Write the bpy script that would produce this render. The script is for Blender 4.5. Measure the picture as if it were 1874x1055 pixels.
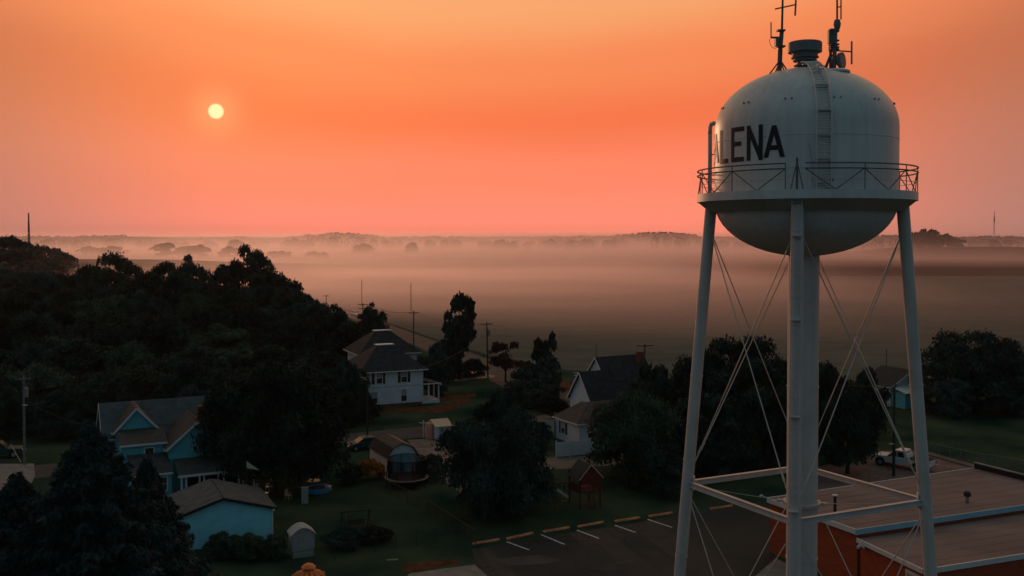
import bpy, math, random
import numpy as np
from mathutils import Vector, Matrix, Euler

# ------------------------------------------------------------------ scene, camera, sky, sun
for o in list(bpy.data.objects):
    bpy.data.objects.remove(o)
S = bpy.context.scene
COL = S.collection
R = math.radians
F = 1750.0                       # focal length in photo pixels (photo 1874 wide)
HOR = 432.0                      # row of the horizon
PITCH = R(1.37)
CYP = HOR + F * math.tan(PITCH)
CAMZ = 25.0

cam_d = bpy.data.cameras.new('camera')
cam = bpy.data.objects.new('camera', cam_d)
COL.objects.link(cam)
cam.location = (0, 0, CAMZ)
cam.rotation_euler = (R(90) - PITCH, 0, 0)
cam_d.sensor_width = 36
cam_d.lens = 36 * F / 1874
cam_d.shift_y = -(527.5 - CYP) / 1874
cam_d.clip_start = 0.5
cam_d.clip_end = 20000
S.camera = cam
S.render.engine = 'CYCLES'
S.view_settings.view_transform = 'Standard'
S.view_settings.look = 'None'
S.view_settings.exposure = 0
S.view_settings.gamma = 1
S.view_settings.use_curve_mapping = False
S.cycles.use_denoising = True
S.cycles.max_bounces = 5
S.cycles.diffuse_bounces = 2
S.cycles.glossy_bounces = 2
S.cycles.volume_bounces = 1
S.cycles.transparent_max_bounces = 24
S.cycles.sample_clamp_indirect = 4

SUN_AZ = math.atan((397 - 937) / F)          # left of the view axis
SUN_EL = math.atan((HOR - 205) / F * math.cos(SUN_AZ))
SUN_DIR = Vector((math.sin(SUN_AZ) * math.cos(SUN_EL), math.cos(SUN_AZ) * math.cos(SUN_EL), math.sin(SUN_EL)))

def s2l(r, g, b):
    f = lambda c: (c / 255 / 12.92) if c / 255 <= 0.04045 else ((c / 255 + 0.055) / 1.055) ** 2.4
    return (f(r), f(g), f(b))

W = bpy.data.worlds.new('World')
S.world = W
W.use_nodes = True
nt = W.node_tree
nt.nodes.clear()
def WN(t): return nt.nodes.new(t)
def wm(op, a, b=None, c=None):
    n = WN('ShaderNodeMath'); n.operation = op
    for i, v in enumerate((a, b, c)):
        if v is None: continue
        if isinstance(v, (int, float)): n.inputs[i].default_value = v
        else: nt.links.new(v, n.inputs[i])
    return n.outputs[0]
def wstep(v, a, b):
    n = WN('ShaderNodeMapRange'); n.interpolation_type = 'SMOOTHSTEP'
    nt.links.new(v, n.inputs['Value'])
    n.inputs['From Min'].default_value = a; n.inputs['From Max'].default_value = b
    return n.outputs['Result']
def wramp(v, stops):
    n = WN('ShaderNodeValToRGB'); nt.links.new(v, n.inputs['Fac'])
    cr = n.color_ramp; cr.interpolation = 'EASE'
    while len(cr.elements) < len(stops): cr.elements.new(0.5)
    for e, (p, c) in zip(cr.elements, stops):
        e.position = p; e.color = (*c, 1)
    return n.outputs['Color']
def wmix(f, a, b):
    n = WN('ShaderNodeMix'); n.data_type = 'RGBA'
    for sock, v in ((n.inputs[0], f), (n.inputs[6], a), (n.inputs[7], b)):
        if isinstance(v, tuple): sock.default_value = (*v, 1)
        elif isinstance(v, (int, float)): sock.default_value = v
        else: nt.links.new(v, sock)
    return n.outputs[2]
tc = WN('ShaderNodeTexCoord')
sx = WN('ShaderNodeSeparateXYZ'); nt.links.new(tc.outputs['Generated'], sx.inputs[0])
el = wm('ARCSINE', sx.outputs[2])
az = wm('ARCTAN2', sx.outputs[0], sx.outputs[1])
naz = wm('ABSOLUTE', wm('ADD', az, R(1.5)))
el_n = wm('MULTIPLY', el, wm('SUBTRACT', 1.0, wm('MULTIPLY', wstep(naz, R(4), R(36)), 0.30)))
noise = WN('ShaderNodeTexNoise'); noise.inputs['Scale'].default_value = 2.2; noise.inputs['Detail'].default_value = 3
mp = WN('ShaderNodeMapping'); nt.links.new(tc.outputs['Generated'], mp.inputs[0]); mp.inputs['Scale'].default_value = (1, 1, 5)
nt.links.new(mp.outputs[0], noise.inputs['Vector'])
el_n = wm('ADD', el_n, wm('MULTIPLY', wm('SUBTRACT', noise.outputs[0], 0.5), 0.045))
eln = wm('DIVIDE', el_n, R(90))
front = wramp(eln, [(0.0, (1.28, 0.315, 0.205)), (3.5/90, (1.12, 0.265, 0.150)), (7/90, s2l(255, 122, 78)), (10/90, s2l(255, 140, 88)),
                    (13.5/90, s2l(255, 170, 112)), (17/90, (1.08, 0.59, 0.27)), (28/90, (0.66, 0.44, 0.26)), (48/90, (0.20, 0.21, 0.20)), (1.0, (0.085, 0.150, 0.180))])
side_c = wramp(eln, [(0.0, s2l(186, 132, 118)), (8/90, s2l(196, 116, 82)), (12/90, s2l(250, 144, 96)), (19/90, (1.05, .40, .19)), (28/90, (0.40, 0.24, 0.15)), (48/90, (0.16, 0.18, 0.19)), (1.0, (0.085, 0.150, 0.180))])
sidef = wm('MULTIPLY', wstep(naz, R(10), R(34)), wm('SUBTRACT', 1.0, wm('MULTIPLY', wstep(el_n, R(6), R(16)), 0.80)))
sky1 = wmix(sidef, front, side_c)
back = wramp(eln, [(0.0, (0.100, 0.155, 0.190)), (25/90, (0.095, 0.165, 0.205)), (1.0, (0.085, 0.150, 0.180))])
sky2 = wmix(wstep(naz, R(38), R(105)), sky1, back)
# glow and disc of the hazy sun
sd = WN('ShaderNodeVectorMath'); sd.operation = 'DOT_PRODUCT'
nt.links.new(tc.outputs['Generated'], sd.inputs[0]); sd.inputs[1].default_value = SUN_DIR
ang = wm('ARCCOSINE', wm('MINIMUM', sd.outputs['Value'], 1.0))
glow = wm('MULTIPLY', wm('POWER', wm('SUBTRACT', 1.0, wstep(ang, R(0.2), R(3.0))), 2.2), 0.42)
sky3 = wmix(glow, sky2, (1.0, 0.45, 0.20))
disc = wm('SUBTRACT', 1.0, wstep(ang, R(0.34), R(0.48)))
sky4 = wmix(disc, sky3, (1.45, 1.0, 0.50))
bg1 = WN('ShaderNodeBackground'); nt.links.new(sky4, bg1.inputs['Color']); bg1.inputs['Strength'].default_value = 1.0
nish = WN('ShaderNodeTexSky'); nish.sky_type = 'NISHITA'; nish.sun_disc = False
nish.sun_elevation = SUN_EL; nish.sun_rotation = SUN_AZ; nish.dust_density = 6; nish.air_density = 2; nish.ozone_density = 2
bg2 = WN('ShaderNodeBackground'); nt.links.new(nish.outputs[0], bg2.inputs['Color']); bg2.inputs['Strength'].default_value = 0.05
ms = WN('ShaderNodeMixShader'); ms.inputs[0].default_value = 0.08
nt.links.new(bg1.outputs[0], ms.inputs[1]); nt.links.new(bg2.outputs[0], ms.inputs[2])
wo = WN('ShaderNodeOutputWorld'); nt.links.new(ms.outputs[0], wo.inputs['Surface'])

sun_d = bpy.data.lights.new('sun', 'SUN'); sun_d.energy = 0.5; sun_d.color = (1.0, 0.52, 0.27); sun_d.angle = R(1.0)
sun = bpy.data.objects.new('sun', sun_d); COL.objects.link(sun)
sun.rotation_euler = SUN_DIR.to_track_quat('Z', 'Y').to_euler()
sun.location = (-200, 500, 120)

# ------------------------------------------------------------------ helpers
def ray(px, py):
    x = (px - 937) / F; y = (CYP - py) / F
    cp, sp = math.cos(PITCH), math.sin(PITCH)
    return Vector((x, cp + y * sp, -sp + y * cp))
def G(px, py, z=0.0):
    d = ray(px, py); t = (z - CAMZ) / d.z
    return Vector((d.x * t, d.y * t, z))
def AT(px, py, Y):
    d = ray(px, py); t = Y / d.y
    return Vector((d.x * t, Y, CAMZ + d.z * t))

def sst(a, b, v):
    t = min(1, max(0, (v - a) / (b - a))); return t * t * (3 - 2 * t)
def terrain(x, y):
    h = 13.0 * sst(1900, 2700, y) + 11.0 * sst(1000, 1150, y) * sst(1400, 1250, y) * sst(420, 520, x) * sst(760, 640, x)
    h += 9.0 * sst(330, 620, y) * sst(-80, -260, x) * sst(900, 620, y)
    h += 4.0 * sst(2000, 2600, y) * math.sin(x * 0.0021 + 1.0)
    return h

MATS = {}
def material(name, color, rough=0.85, var=0.25, scale=3.0, bump=0.0, bscale=None, color2=None, metallic=0.0, space='Object', detail=5.0, rand=0.0, spec=0.3, stretch=(1, 1, 1), streak=False):
    if name in MATS: return MATS[name]
    m = bpy.data.materials.new(name); m.use_nodes = True
    t = m.node_tree; b = t.nodes['Principled BSDF']
    b.inputs['Roughness'].default_value = rough; b.inputs['Metallic'].default_value = metallic
    b.inputs['Specular IOR Level'].default_value = spec
    if space == 'World':
        g = t.nodes.new('ShaderNodeNewGeometry'); co = g.outputs['Position']
    else:
        g = t.nodes.new('ShaderNodeTexCoord'); co = g.outputs['Object']
    mpn = t.nodes.new('ShaderNodeMapping'); mpn.inputs['Scale'].default_value = stretch
    t.links.new(co, mpn.inputs[0]); co = mpn.outputs[0]
    n = t.nodes.new('ShaderNodeTexNoise'); n.inputs['Scale'].default_value = scale; n.inputs['Detail'].default_value = detail
    t.links.new(co, n.inputs['Vector'])
    c2 = color2 or tuple(max(0, c * (1 - var)) for c in color)
    c1 = color if color2 else tuple(min(1, c * (1 + var * 0.6)) for c in color)
    cr = t.nodes.new('ShaderNodeValToRGB'); cr.color_ramp.elements[0].position = 0.32; cr.color_ramp.elements[1].position = 0.68
    cr.color_ramp.elements[0].color = (*c2, 1); cr.color_ramp.elements[1].color = (*c1, 1)
    t.links.new(n.outputs[0], cr.inputs[0]); out = cr.outputs[0]
    if rand:
        oi = t.nodes.new('ShaderNodeObjectInfo'); hs = t.nodes.new('ShaderNodeHueSaturation')
        mr = t.nodes.new('ShaderNodeMapRange'); mr.inputs['To Min'].default_value = 1 - rand; mr.inputs['To Max'].default_value = 1 + rand
        t.links.new(oi.outputs['Random'], mr.inputs['Value']); t.links.new(mr.outputs[0], hs.inputs['Value'])
        mr2 = t.nodes.new('ShaderNodeMapRange'); mr2.inputs['To Min'].default_value = 0.46; mr2.inputs['To Max'].default_value = 0.53
        t.links.new(oi.outputs['Random'], mr2.inputs['Value']); t.links.new(mr2.outputs[0], hs.inputs['Hue'])
        t.links.new(out, hs.inputs['Color']); out = hs.outputs[0]
    if streak:   # rain streaks and grime running down the paint
        mp2 = t.nodes.new('ShaderNodeMapping'); mp2.inputs['Scale'].default_value = (2.2, 2.2, 0.10)
        t.links.new(co, mp2.inputs[0])
        n3 = t.nodes.new('ShaderNodeTexNoise'); n3.inputs['Scale'].default_value = 1.6; n3.inputs['Detail'].default_value = 6
        t.links.new(mp2.outputs[0], n3.inputs['Vector'])
        cr3 = t.nodes.new('ShaderNodeValToRGB'); cr3.color_ramp.elements[0].position = 0.35; cr3.color_ramp.elements[1].position = 0.6
        cr3.color_ramp.elements[0].color = (0.90, 0.89, 0.87, 1); cr3.color_ramp.elements[1].color = (1, 1, 1, 1)
        t.links.new(n3.outputs[0], cr3.inputs[0])
        mx = t.nodes.new('ShaderNodeMix'); mx.data_type = 'RGBA'; mx.blend_type = 'MULTIPLY'; mx.inputs[0].default_value = 1
        t.links.new(out, mx.inputs[6]); t.links.new(cr3.outputs[0], mx.inputs[7]); out = mx.outputs[2]
    t.links.new(out, b.inputs['Base Color'])
    if bump:
        n2 = t.nodes.new('ShaderNodeTexNoise'); n2.inputs['Scale'].default_value = bscale or scale * 6; n2.inputs['Detail'].default_value = 4
        t.links.new(co, n2.inputs['Vector'])
        bp = t.nodes.new('ShaderNodeBump'); bp.inputs['Strength'].default_value = bump; bp.inputs['Distance'].default_value = 0.05
        t.links.new(n2.outputs[0], bp.inputs['Height']); t.links.new(bp.outputs[0], b.inputs['Normal'])
    MATS[name] = m
    return m

def cracks(m, scale=.22, w=.012):
    t = m.node_tree; b = t.nodes['Principled BSDF']; src = b.inputs['Base Color'].links[0].from_socket
    g = t.nodes.new('ShaderNodeNewGeometry'); nz = t.nodes.new('ShaderNodeTexNoise'); nz.inputs['Scale'].default_value = .5; nz.inputs['Detail'].default_value = 6
    t.links.new(g.outputs['Position'], nz.inputs['Vector'])
    mx0 = t.nodes.new('ShaderNodeVectorMath'); mx0.operation = 'MULTIPLY_ADD'; t.links.new(nz.outputs['Color'], mx0.inputs[0]); mx0.inputs[1].default_value = (3, 3, 0); t.links.new(g.outputs['Position'], mx0.inputs[2])
    vo = t.nodes.new('ShaderNodeTexVoronoi'); vo.feature = 'DISTANCE_TO_EDGE'; vo.inputs['Scale'].default_value = scale; t.links.new(mx0.outputs[0], vo.inputs['Vector'])
    cr = t.nodes.new('ShaderNodeValToRGB'); cr.color_ramp.elements[0].color = (.35, .35, .35, 1); cr.color_ramp.elements[0].position = 0; cr.color_ramp.elements[1].color = (1, 1, 1, 1); cr.color_ramp.elements[1].position = w
    t.links.new(vo.outputs['Distance'], cr.inputs[0])
    mx = t.nodes.new('ShaderNodeMix'); mx.data_type = 'RGBA'; mx.blend_type = 'MULTIPLY'; mx.inputs[0].default_value = 1
    t.links.new(src, mx.inputs[6]); t.links.new(cr.outputs[0], mx.inputs[7]); t.links.new(mx.outputs[2], b.inputs['Base Color'])
def banded(name, color, pitch, axis=2, depth=0.35, rough=0.7, var=0.1, mortar=None):
    """material with fine parallel relief (lap siding, shingle courses) or brick courses"""
    if name in MATS: return MATS[name]
    m = material(name, color, rough, var, 1.3)
    t = m.node_tree; b = t.nodes['Principled BSDF']
    tcn = t.nodes.new('ShaderNodeTexCoord'); sp = t.nodes.new('ShaderNodeSeparateXYZ'); t.links.new(tcn.outputs['Object'], sp.inputs[0])
    dv = t.nodes.new('ShaderNodeMath'); dv.operation = 'DIVIDE'; t.links.new(sp.outputs[axis], dv.inputs[0]); dv.inputs[1].default_value = pitch
    fr = t.nodes.new('ShaderNodeMath'); fr.operation = 'FRACT'; t.links.new(dv.outputs[0], fr.inputs[0])
    bp = t.nodes.new('ShaderNodeBump'); bp.inputs['Strength'].default_value = depth; bp.inputs['Distance'].default_value = 0.04
    t.links.new(fr.outputs[0], bp.inputs['Height']); t.links.new(bp.outputs[0], b.inputs['Normal'])
    return m

class MB:
    def __init__(s): s.v = []; s.f = []; s.e = 0
    def add(s, vs, fs):
        k = len(s.v); s.v += [tuple(v) for v in vs]; s.f += [tuple(i + k for i in f) for f in fs]; return s
    def box(s, c, d, rz=0, M=None):
        x, y, z = (q / 2 for q in d); M = M or Matrix.Rotation(rz, 3, 'Z'); c = Vector(c)
        vs = [c + M @ Vector((a * x, b * y, e * z)) for a in (-1, 1) for b in (-1, 1) for e in (-1, 1)]
        return s.add(vs, [(0, 1, 3, 2), (4, 6, 7, 5), (0, 4, 5, 1), (2, 3, 7, 6), (0, 2, 6, 4), (1, 5, 7, 3)])
    def tube(s, a, b, r0, r1=None, n=8):
        a, b = Vector(a), Vector(b); r1 = r0 if r1 is None else r1
        q = (b - a).normalized().to_track_quat('Z', 'Y'); vs = []
        for p, r in ((a, r0), (b, r1)):
            for i in range(n):
                t = 2 * math.pi * i / n; vs.append(p + q @ Vector((r * math.cos(t), r * math.sin(t), 0)))
        fs = [(i, (i + 1) % n, n + (i + 1) % n, n + i) for i in range(n)] + [tuple(range(n))[::-1], tuple(range(n, 2 * n))]
        return s.add(vs, fs)
    def path(s, pts, r, n=6):
        for a, b in zip(pts[:-1], pts[1:]): s.tube(a, b, r, r, n)
        return s
    def lathe(s, prof, c=(0, 0, 0), n=48, a0=0, a1=2 * math.pi):
        full = abs(a1 - a0 - 2 * math.pi) < 1e-6; m = n if full else n + 1; c = Vector(c); vs = []
        for r, z in prof:
            for i in range(m):
                t = a0 + (a1 - a0) * i / n; vs.append(c + Vector((r * math.cos(t), r * math.sin(t), z)))
        fs = []
        for j in range(len(prof) - 1):
            for i in range(n):
                i2 = (i + 1) % m; fs.append((j * m + i, j * m + i2, (j + 1) * m + i2, (j + 1) * m + i))
        return s.add(vs, fs)
    def prism(s, poly, z0, z1):
        n = len(poly)
        vs = [(p[0], p[1], z0) for p in poly] + [(p[0], p[1], z1) for p in poly]
        return s.add(vs, [tuple(range(n))[::-1], tuple(range(n, 2 * n))] + [(i, (i + 1) % n, n + (i + 1) % n, n + i) for i in range(n)])
    def extr(s, pts, thick):
        """plate through 3-D points, thickened along its normal"""
        pts = [Vector(p) for p in pts]; nrm = (pts[1] - pts[0]).cross(pts[2] - pts[0]).normalized() * thick
        n = len(pts)
        return s.add(pts + [p + nrm for p in pts], [tuple(range(n))[::-1], tuple(range(n, 2 * n))] + [(i, (i + 1) % n, n + (i + 1) % n, n + i) for i in range(n)])
    def build(s, name, mat, parent=None, smooth=False, **props):
        me = bpy.data.meshes.new(name); me.from_pydata(s.v, [], s.f); me.validate(); me.update()
        if smooth: me.polygons.foreach_set('use_smooth', [True] * len(me.polygons))
        return link(name, me, mat, parent, **props)
def link(name, me, mat=None, parent=None, **props):
    if mat is not None and not len(me.materials): me.materials.append(mat)
    o = bpy.data.objects.new(name, me); COL.objects.link(o); o.parent = parent
    for k, v in props.items(): o[k] = v
    return o
def thing(name, label, cat, loc=(0, 0, 0), rz=0, group=None):
    o = bpy.data.objects.new(name, None); COL.objects.link(o); o.location = loc; o.rotation_euler = (0, 0, rz)
    o.empty_display_size = 0.3; o['label'] = label; o['category'] = cat
    if group: o['group'] = group
    return o
def sm(o, ang=40):
    o.data.polygons.foreach_set('use_smooth', [True] * len(o.data.polygons))
    o.data.set_sharp_from_angle(angle=R(ang)); return o
def kids(o): return [c for c in bpy.data.objects if c.parent == o]
def copy_tree(o, parent=None):
    c = o.copy(); COL.objects.link(c); c.parent = parent
    for ch in kids(o): copy_tree(ch, c)
    return c

# ------------------------------------------------------------------ materials
M_white = material('tank_paint', (0.60, 0.59, 0.565), 0.42, 0.08, 0.5, streak=True, spec=0.5)
M_steel = material('leg_paint', (0.52, 0.475, 0.45), 0.5, 0.10, 0.8, streak=True, spec=0.5)
M_dark = material('antenna_metal', (0.10, 0.10, 0.105), 0.5, 0.3, 4, spec=0.4)
M_rail = material('rail_paint', (0.15, 0.145, 0.14), 0.6, 0.2, 3)
M_vent = material('vent_metal', (0.17, 0.17, 0.17), 0.5, 0.2, 2)
M_letter = material('letter_paint', (0.012, 0.012, 0.016), 0.5, 0.2, 3)
M_grass = material('lawn_grass', (0.056, 0.078, 0.042), 0.95, 0.3, 0.13, 0.8, 3, color2=(0.008, 0.028, 0.022), space='World', spec=0.0, detail=12)
M_field = material('crop_leaves', (0.125, 0.125, 0.100), 0.95, 0.3, 0.05, 1.0, 0.35, color2=(0.085, 0.095, 0.078), space='World', spec=0.0, stretch=(1, 2.6, 1))
M_field2 = material('dark_crop', (0.016, 0.018, 0.015), 0.95, 0.3, 0.03, 0.6, 0.5, space='World', spec=0.0)
M_ground = material('far_ground', (0.05, 0.045, 0.032), 0.95, 0.3, 0.006, 0.2, 0.3, color2=(0.022, 0.028, 0.018), space='World', spec=0.0)
M_asph = material('asphalt', (0.020, 0.025, 0.025), 0.9, 0.3, 0.12, 0.5, 9, color2=(0.034, 0.038, 0.037), space='World', spec=0.2, detail=12)
cracks(M_asph)
M_road = material('road_asphalt', (0.075, 0.072, 0.070), 0.95, 0.2, 0.3, 0.4, 8, space='World', spec=0.05)
M_roadp = material('patched_asphalt', (0.042, 0.044, 0.043), 0.9, 0.3, 0.6, 0.4, 8, space='World', spec=0.1)
M_red_asph = material('old_asphalt', (0.15, 0.105, 0.092), 0.9, 0.3, 0.4, 0.4, 8, space='World', spec=0.2)
M_gravel = material('gravel', (0.17, 0.14, 0.115), 0.95, 0.35, 0.5, 0.6, 12, space='World', spec=0.1)
M_conc = material('concrete', (0.20, 0.19, 0.175), 0.9, 0.25, 1.0, 0.3, 9, space='World', spec=0.1)
M_dirt = material('bare_dirt', (0.11, 0.05, 0.028), 0.95, 0.4, 0.9, 0.4, 9, space='World', spec=0.0)
M_line = material('line_paint', (0.52, 0.52, 0.50), 0.8, 0.3, 3, space='World', spec=0.1)
M_stop = material('wheel_stop_paint', (0.66, 0.24, 0.12), 0.85, 0.35, 2, spec=0.1)
M_leaf = material('leaves', (0.022, 0.047, 0.037), 0.8, 0.78, 3.2, rand=0.45, spec=0.15)
M_leaf_b = material('leaves_lighter', (0.044, 0.070, 0.042), 0.8, 0.72, 3.2, rand=0.3, spec=0.15)
M_leaf_o = material('leaves_rusty', (0.085, 0.052, 0.026), 0.8, 0.5, 2.2, rand=0.2, spec=0.1)
M_leaf_y = material('leaves_orange', (0.42, 0.15, 0.035), 0.8, 0.6, 2.5, rand=0.0, spec=0.1)
M_needle = material('needles', (0.024, 0.048, 0.044), 0.75, 0.5, 0.5, rand=0.15, spec=0.2)
M_bark = material('bark', (0.045, 0.036, 0.028), 0.95, 0.4, 3, 0.5, 12, spec=0.1, stretch=(1, 1, 0.3))
M_pole = material('pole_wood', (0.055, 0.046, 0.040), 0.9, 0.3, 4, 0.3, 20, spec=0.1)
M_pole_g = material('pole_grey_wood', (0.16, 0.17, 0.165), 0.9, 0.3, 4, 0.3, 20, spec=0.1)
M_wire = material('cable', (0.03, 0.03, 0.03), 0.6, 0.1, 4)
M_side_w = banded('white_siding', (0.62, 0.63, 0.64), 0.16)
M_side_b = banded('blue_siding', (0.10, 0.40, 0.46), 0.16)
M_gar_b = banded('garage_siding', (0.24, 0.62, 0.72), 0.30, axis=0, depth=0.15)
M_trim = material('white_trim', (0.60, 0.58, 0.56), 0.6, 0.08, 2)
M_shingle = banded('dark_shingles', (0.030, 0.032, 0.035), 0.14, depth=0.8, rough=0.9, var=0.35)
M_shingle_g = banded('grey_shingles', (0.070, 0.088, 0.092), 0.14, depth=0.8, rough=0.9, var=0.3)
M_shingle_b = banded('brown_shingles', (0.058, 0.052, 0.048), 0.14, depth=0.8, rough=0.9, var=0.3)
M_glass = material('window_glass', (0.03, 0.035, 0.04), 0.25, 0.1, 2, spec=0.3)
M_curtain = material('window_blind', (0.30, 0.31, 0.32), 0.6, 0.1, 2)
M_shutter = material('black_shutter', (0.015, 0.015, 0.018), 0.7, 0.1, 2)
M_redbrick = material('chimney_brick', (0.17, 0.045, 0.03), 0.9, 0.4, 6, 0.4, 30)
M_tan = material('tan_cloth', (0.55, 0.40, 0.28), 0.8, 0.1, 2)
M_playred = material('red_board', (0.13, 0.016, 0.014), 0.8, 0.3, 3)
M_playroof = material('play_canvas', (0.028, 0.034, 0.042), 0.8, 0.2, 3)
M_dwood = material('dark_wood', (0.045, 0.026, 0.018), 0.9, 0.3, 3)
M_gal = material('galvanised', (0.22, 0.22, 0.22), 0.55, 0.2, 4, metallic=0.4)
M_net = material('safety_net', (0.010, 0.016, 0.020), 0.9, 0.1, 4)
M_pool = material('blue_plastic', (0.03, 0.22, 0.42), 0.5, 0.1, 2)
M_orange = material('orange_plastic', (0.75, 0.20, 0.05), 0.5, 0.2, 3)
M_pink = material('salmon_paint', (0.72, 0.27, 0.19), 0.6, 0.2, 3)
M_tyre = material('tyre_rubber', (0.012, 0.012, 0.013), 0.9, 0.1, 3)
M_rim = material('wheel_rim', (0.35, 0.35, 0.36), 0.35, 0.1, 3, metallic=0.7)
M_car_w = material('white_car_paint', (0.55, 0.55, 0.55), 0.4, 0.04, 1, spec=0.4)
M_car_d = material('dark_car_paint', (0.02, 0.045, 0.05), 0.5, 0.05, 1, spec=0.15)
M_car_g = material('silver_car_paint', (0.16, 0.18, 0.19), 0.45, 0.05, 1, spec=0.25)
M_lamp = material('lamp_lens', (0.7, 0.68, 0.62), 0.3, 0.1, 3)
M_redl = material('red_lens', (0.35, 0.02, 0.02), 0.3, 0.1, 3)
M_resin = material('resin_panel', (0.30, 0.29, 0.27), 0.6, 0.12, 2)
M_resin_r = material('resin_roof', (0.30, 0.33, 0.34), 0.6, 0.12, 2)
M_roofmem = material('flat_roof_membrane', (0.215, 0.160, 0.145), 0.9, 0.25, 0.35, 0.25, 5, color2=(0.135, 0.100, 0.095), detail=10, stretch=(0.35, 1, 1), spec=0.3)
M_fascia = material('blue_white_fascia', (0.24, 0.42, 0.50), 0.5, 0.12, 1.0)

def brick_material():
    m = bpy.data.materials.new('wall_brick'); m.use_nodes = True; t = m.node_tree; b = t.nodes['Principled BSDF']
    tcn = t.nodes.new('ShaderNodeTexCoord'); sp = t.nodes.new('ShaderNodeSeparateXYZ'); t.links.new(tcn.outputs['Object'], sp.inputs[0])
    ad = t.nodes.new('ShaderNodeMath'); ad.operation = 'ADD'; t.links.new(sp.outputs[0], ad.inputs[0]); t.links.new(sp.outputs[1], ad.inputs[1])
    cb = t.nodes.new('ShaderNodeCombineXYZ'); t.links.new(ad.outputs[0], cb.inputs[0]); t.links.new(sp.outputs[2], cb.inputs[1])
    br = t.nodes.new('ShaderNodeTexBrick'); t.links.new(cb.outputs[0], br.inputs[0])
    br.inputs['Scale'].default_value = 1; br.inputs['Brick Width'].default_value = 0.30; br.inputs['Row Height'].default_value = 0.10; br.inputs['Mortar Size'].default_value = 0.012
    br.inputs['Color1'].default_value = (0.44, 0.070, 0.022, 1); br.inputs['Color2'].default_value = (0.30, 0.044, 0.016, 1); br.inputs['Mortar'].default_value = (0.22, 0.10, 0.06, 1)
    t.links.new(br.outputs[0], b.inputs['Base Color']); b.inputs['Roughness'].default_value = 0.9; b.inputs['Specular IOR Level'].default_value = 0.1
    bp = t.nodes.new('ShaderNodeBump'); bp.inputs['Strength'].default_value = 0.4; bp.inputs['Distance'].default_value = 0.02; bp.invert = True
    t.links.new(br.outputs['Fac'], bp.inputs['Height']); t.links.new(bp.outputs[0], b.inputs['Normal'])
    return m
M_brick = brick_material()

# ------------------------------------------------------------------ ground, fields, roads
def make_ground():
    xs = np.concatenate([np.linspace(-8200, -900, 26), np.linspace(-800, 800, 65), np.linspace(900, 8200, 26)])
    ys = np.concatenate([np.array([-8200, -4000, -1500, -500]), np.linspace(-100, 1500, 81), np.linspace(1600, 3400, 31), np.linspace(3800, 8200, 12)])
    vs = [(x, y, terrain(x, y)) for y in ys for x in xs]; nx = len(xs)
    fs = [(j * nx + i, j * nx + i + 1, (j + 1) * nx + i + 1, (j + 1) * nx + i) for j in range(len(ys) - 1) for i in range(nx - 1)]
    MB().add(vs, fs).build('ground', M_ground, smooth=True, kind='structure')
make_ground()

def sheet(name, pts, z, mat, kind='structure', parent=None):
    """flat polygon just above the ground, lying on 3-D ground points"""
    return MB().add([(p[0], p[1], z) for p in pts], [tuple(range(len(pts)))]).build(name, mat, parent, kind=kind)
def strip(name, pts, w, z, mat):
    pts = [Vector((p[0], p[1])) for p in pts]; l, r = [], []
    for i, p in enumerate(pts):
        a = pts[max(0, i - 1)]; b = pts[min(len(pts) - 1, i + 1)]; d = (b - a).normalized(); n = Vector((-d.y, d.x)) * w / 2
        l.append(p + n); r.append(p - n)
    vs = [(p.x, p.y, z) for p in l + r]; n = len(pts)
    fs = [(i, n + i, n + i + 1, i + 1) for i in range(n - 1)]
    return MB().add(vs, fs).build(name, mat, kind='structure')

sheet('lawn', [(-330, 40), (260, 40), (260, 150), (95, 160), (30, 172), (-30, 262), (-75, 300), (-330, 330)], 0.004, M_grass)
# crop field with low rough canopy
def crop_canopy():
    rng = np.random.default_rng(5)
    edge = [G(560, 545), G(700, 590), G(820, 632), G(930, 664), G(1040, 682), G(1200, 704), G(1500, 726), G(1874, 712), G(2300, 700)]
    rows = 120; vs = []; fs = []; ncol = 140
    for j in range(rows + 1):
        t = (j / rows) ** 1.6
        for i in range(ncol + 1):
            u = i / ncol * (len(edge) - 1); k = min(int(u), len(edge) - 2); p = edge[k].lerp(edge[k + 1], u - k)
            far_x = -130 + (480 + 130) * i / ncol
            x = p.x + (far_x - p.x) * t; y = p.y + (583 - p.y) * t
            z = 0.35 + 0.16 * rng.random() if 0 < j else 0.02
            vs.append((x, y, z))
    for j in range(rows):
        for i in range(ncol):
            a = j * (ncol + 1) + i; fs.append((a, a + 1, a + ncol + 2, a + ncol + 1))
    MB().add(vs, fs).build('crop_field', M_field, kind='structure')
crop_canopy()
def draped(name, x0, x1, y0, y1, z, mat, nx=30, ny=16, wob=0):
    vs = [(x0 + (x1 - x0) * i / nx, y0 + (y1 - y0) * j / ny + wob * math.sin(i * 0.9), 0) for j in range(ny + 1) for i in range(nx + 1)]
    vs = [(x, y, terrain(x, y) + z) for x, y, _ in vs]
    fs = [(j * (nx + 1) + i, j * (nx + 1) + i + 1, (j + 1) * (nx + 1) + i + 1, (j + 1) * (nx + 1) + i) for j in range(ny) for i in range(nx)]
    return MB().add(vs, fs).build(name, mat, kind='structure')
draped('dark_field', 150, 1100, 590, 980, 0.5, M_field2, 40, 24, 3)
draped('far_field', -500, 140, 586, 900, 0.35, M_field, 20, 24)

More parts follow.
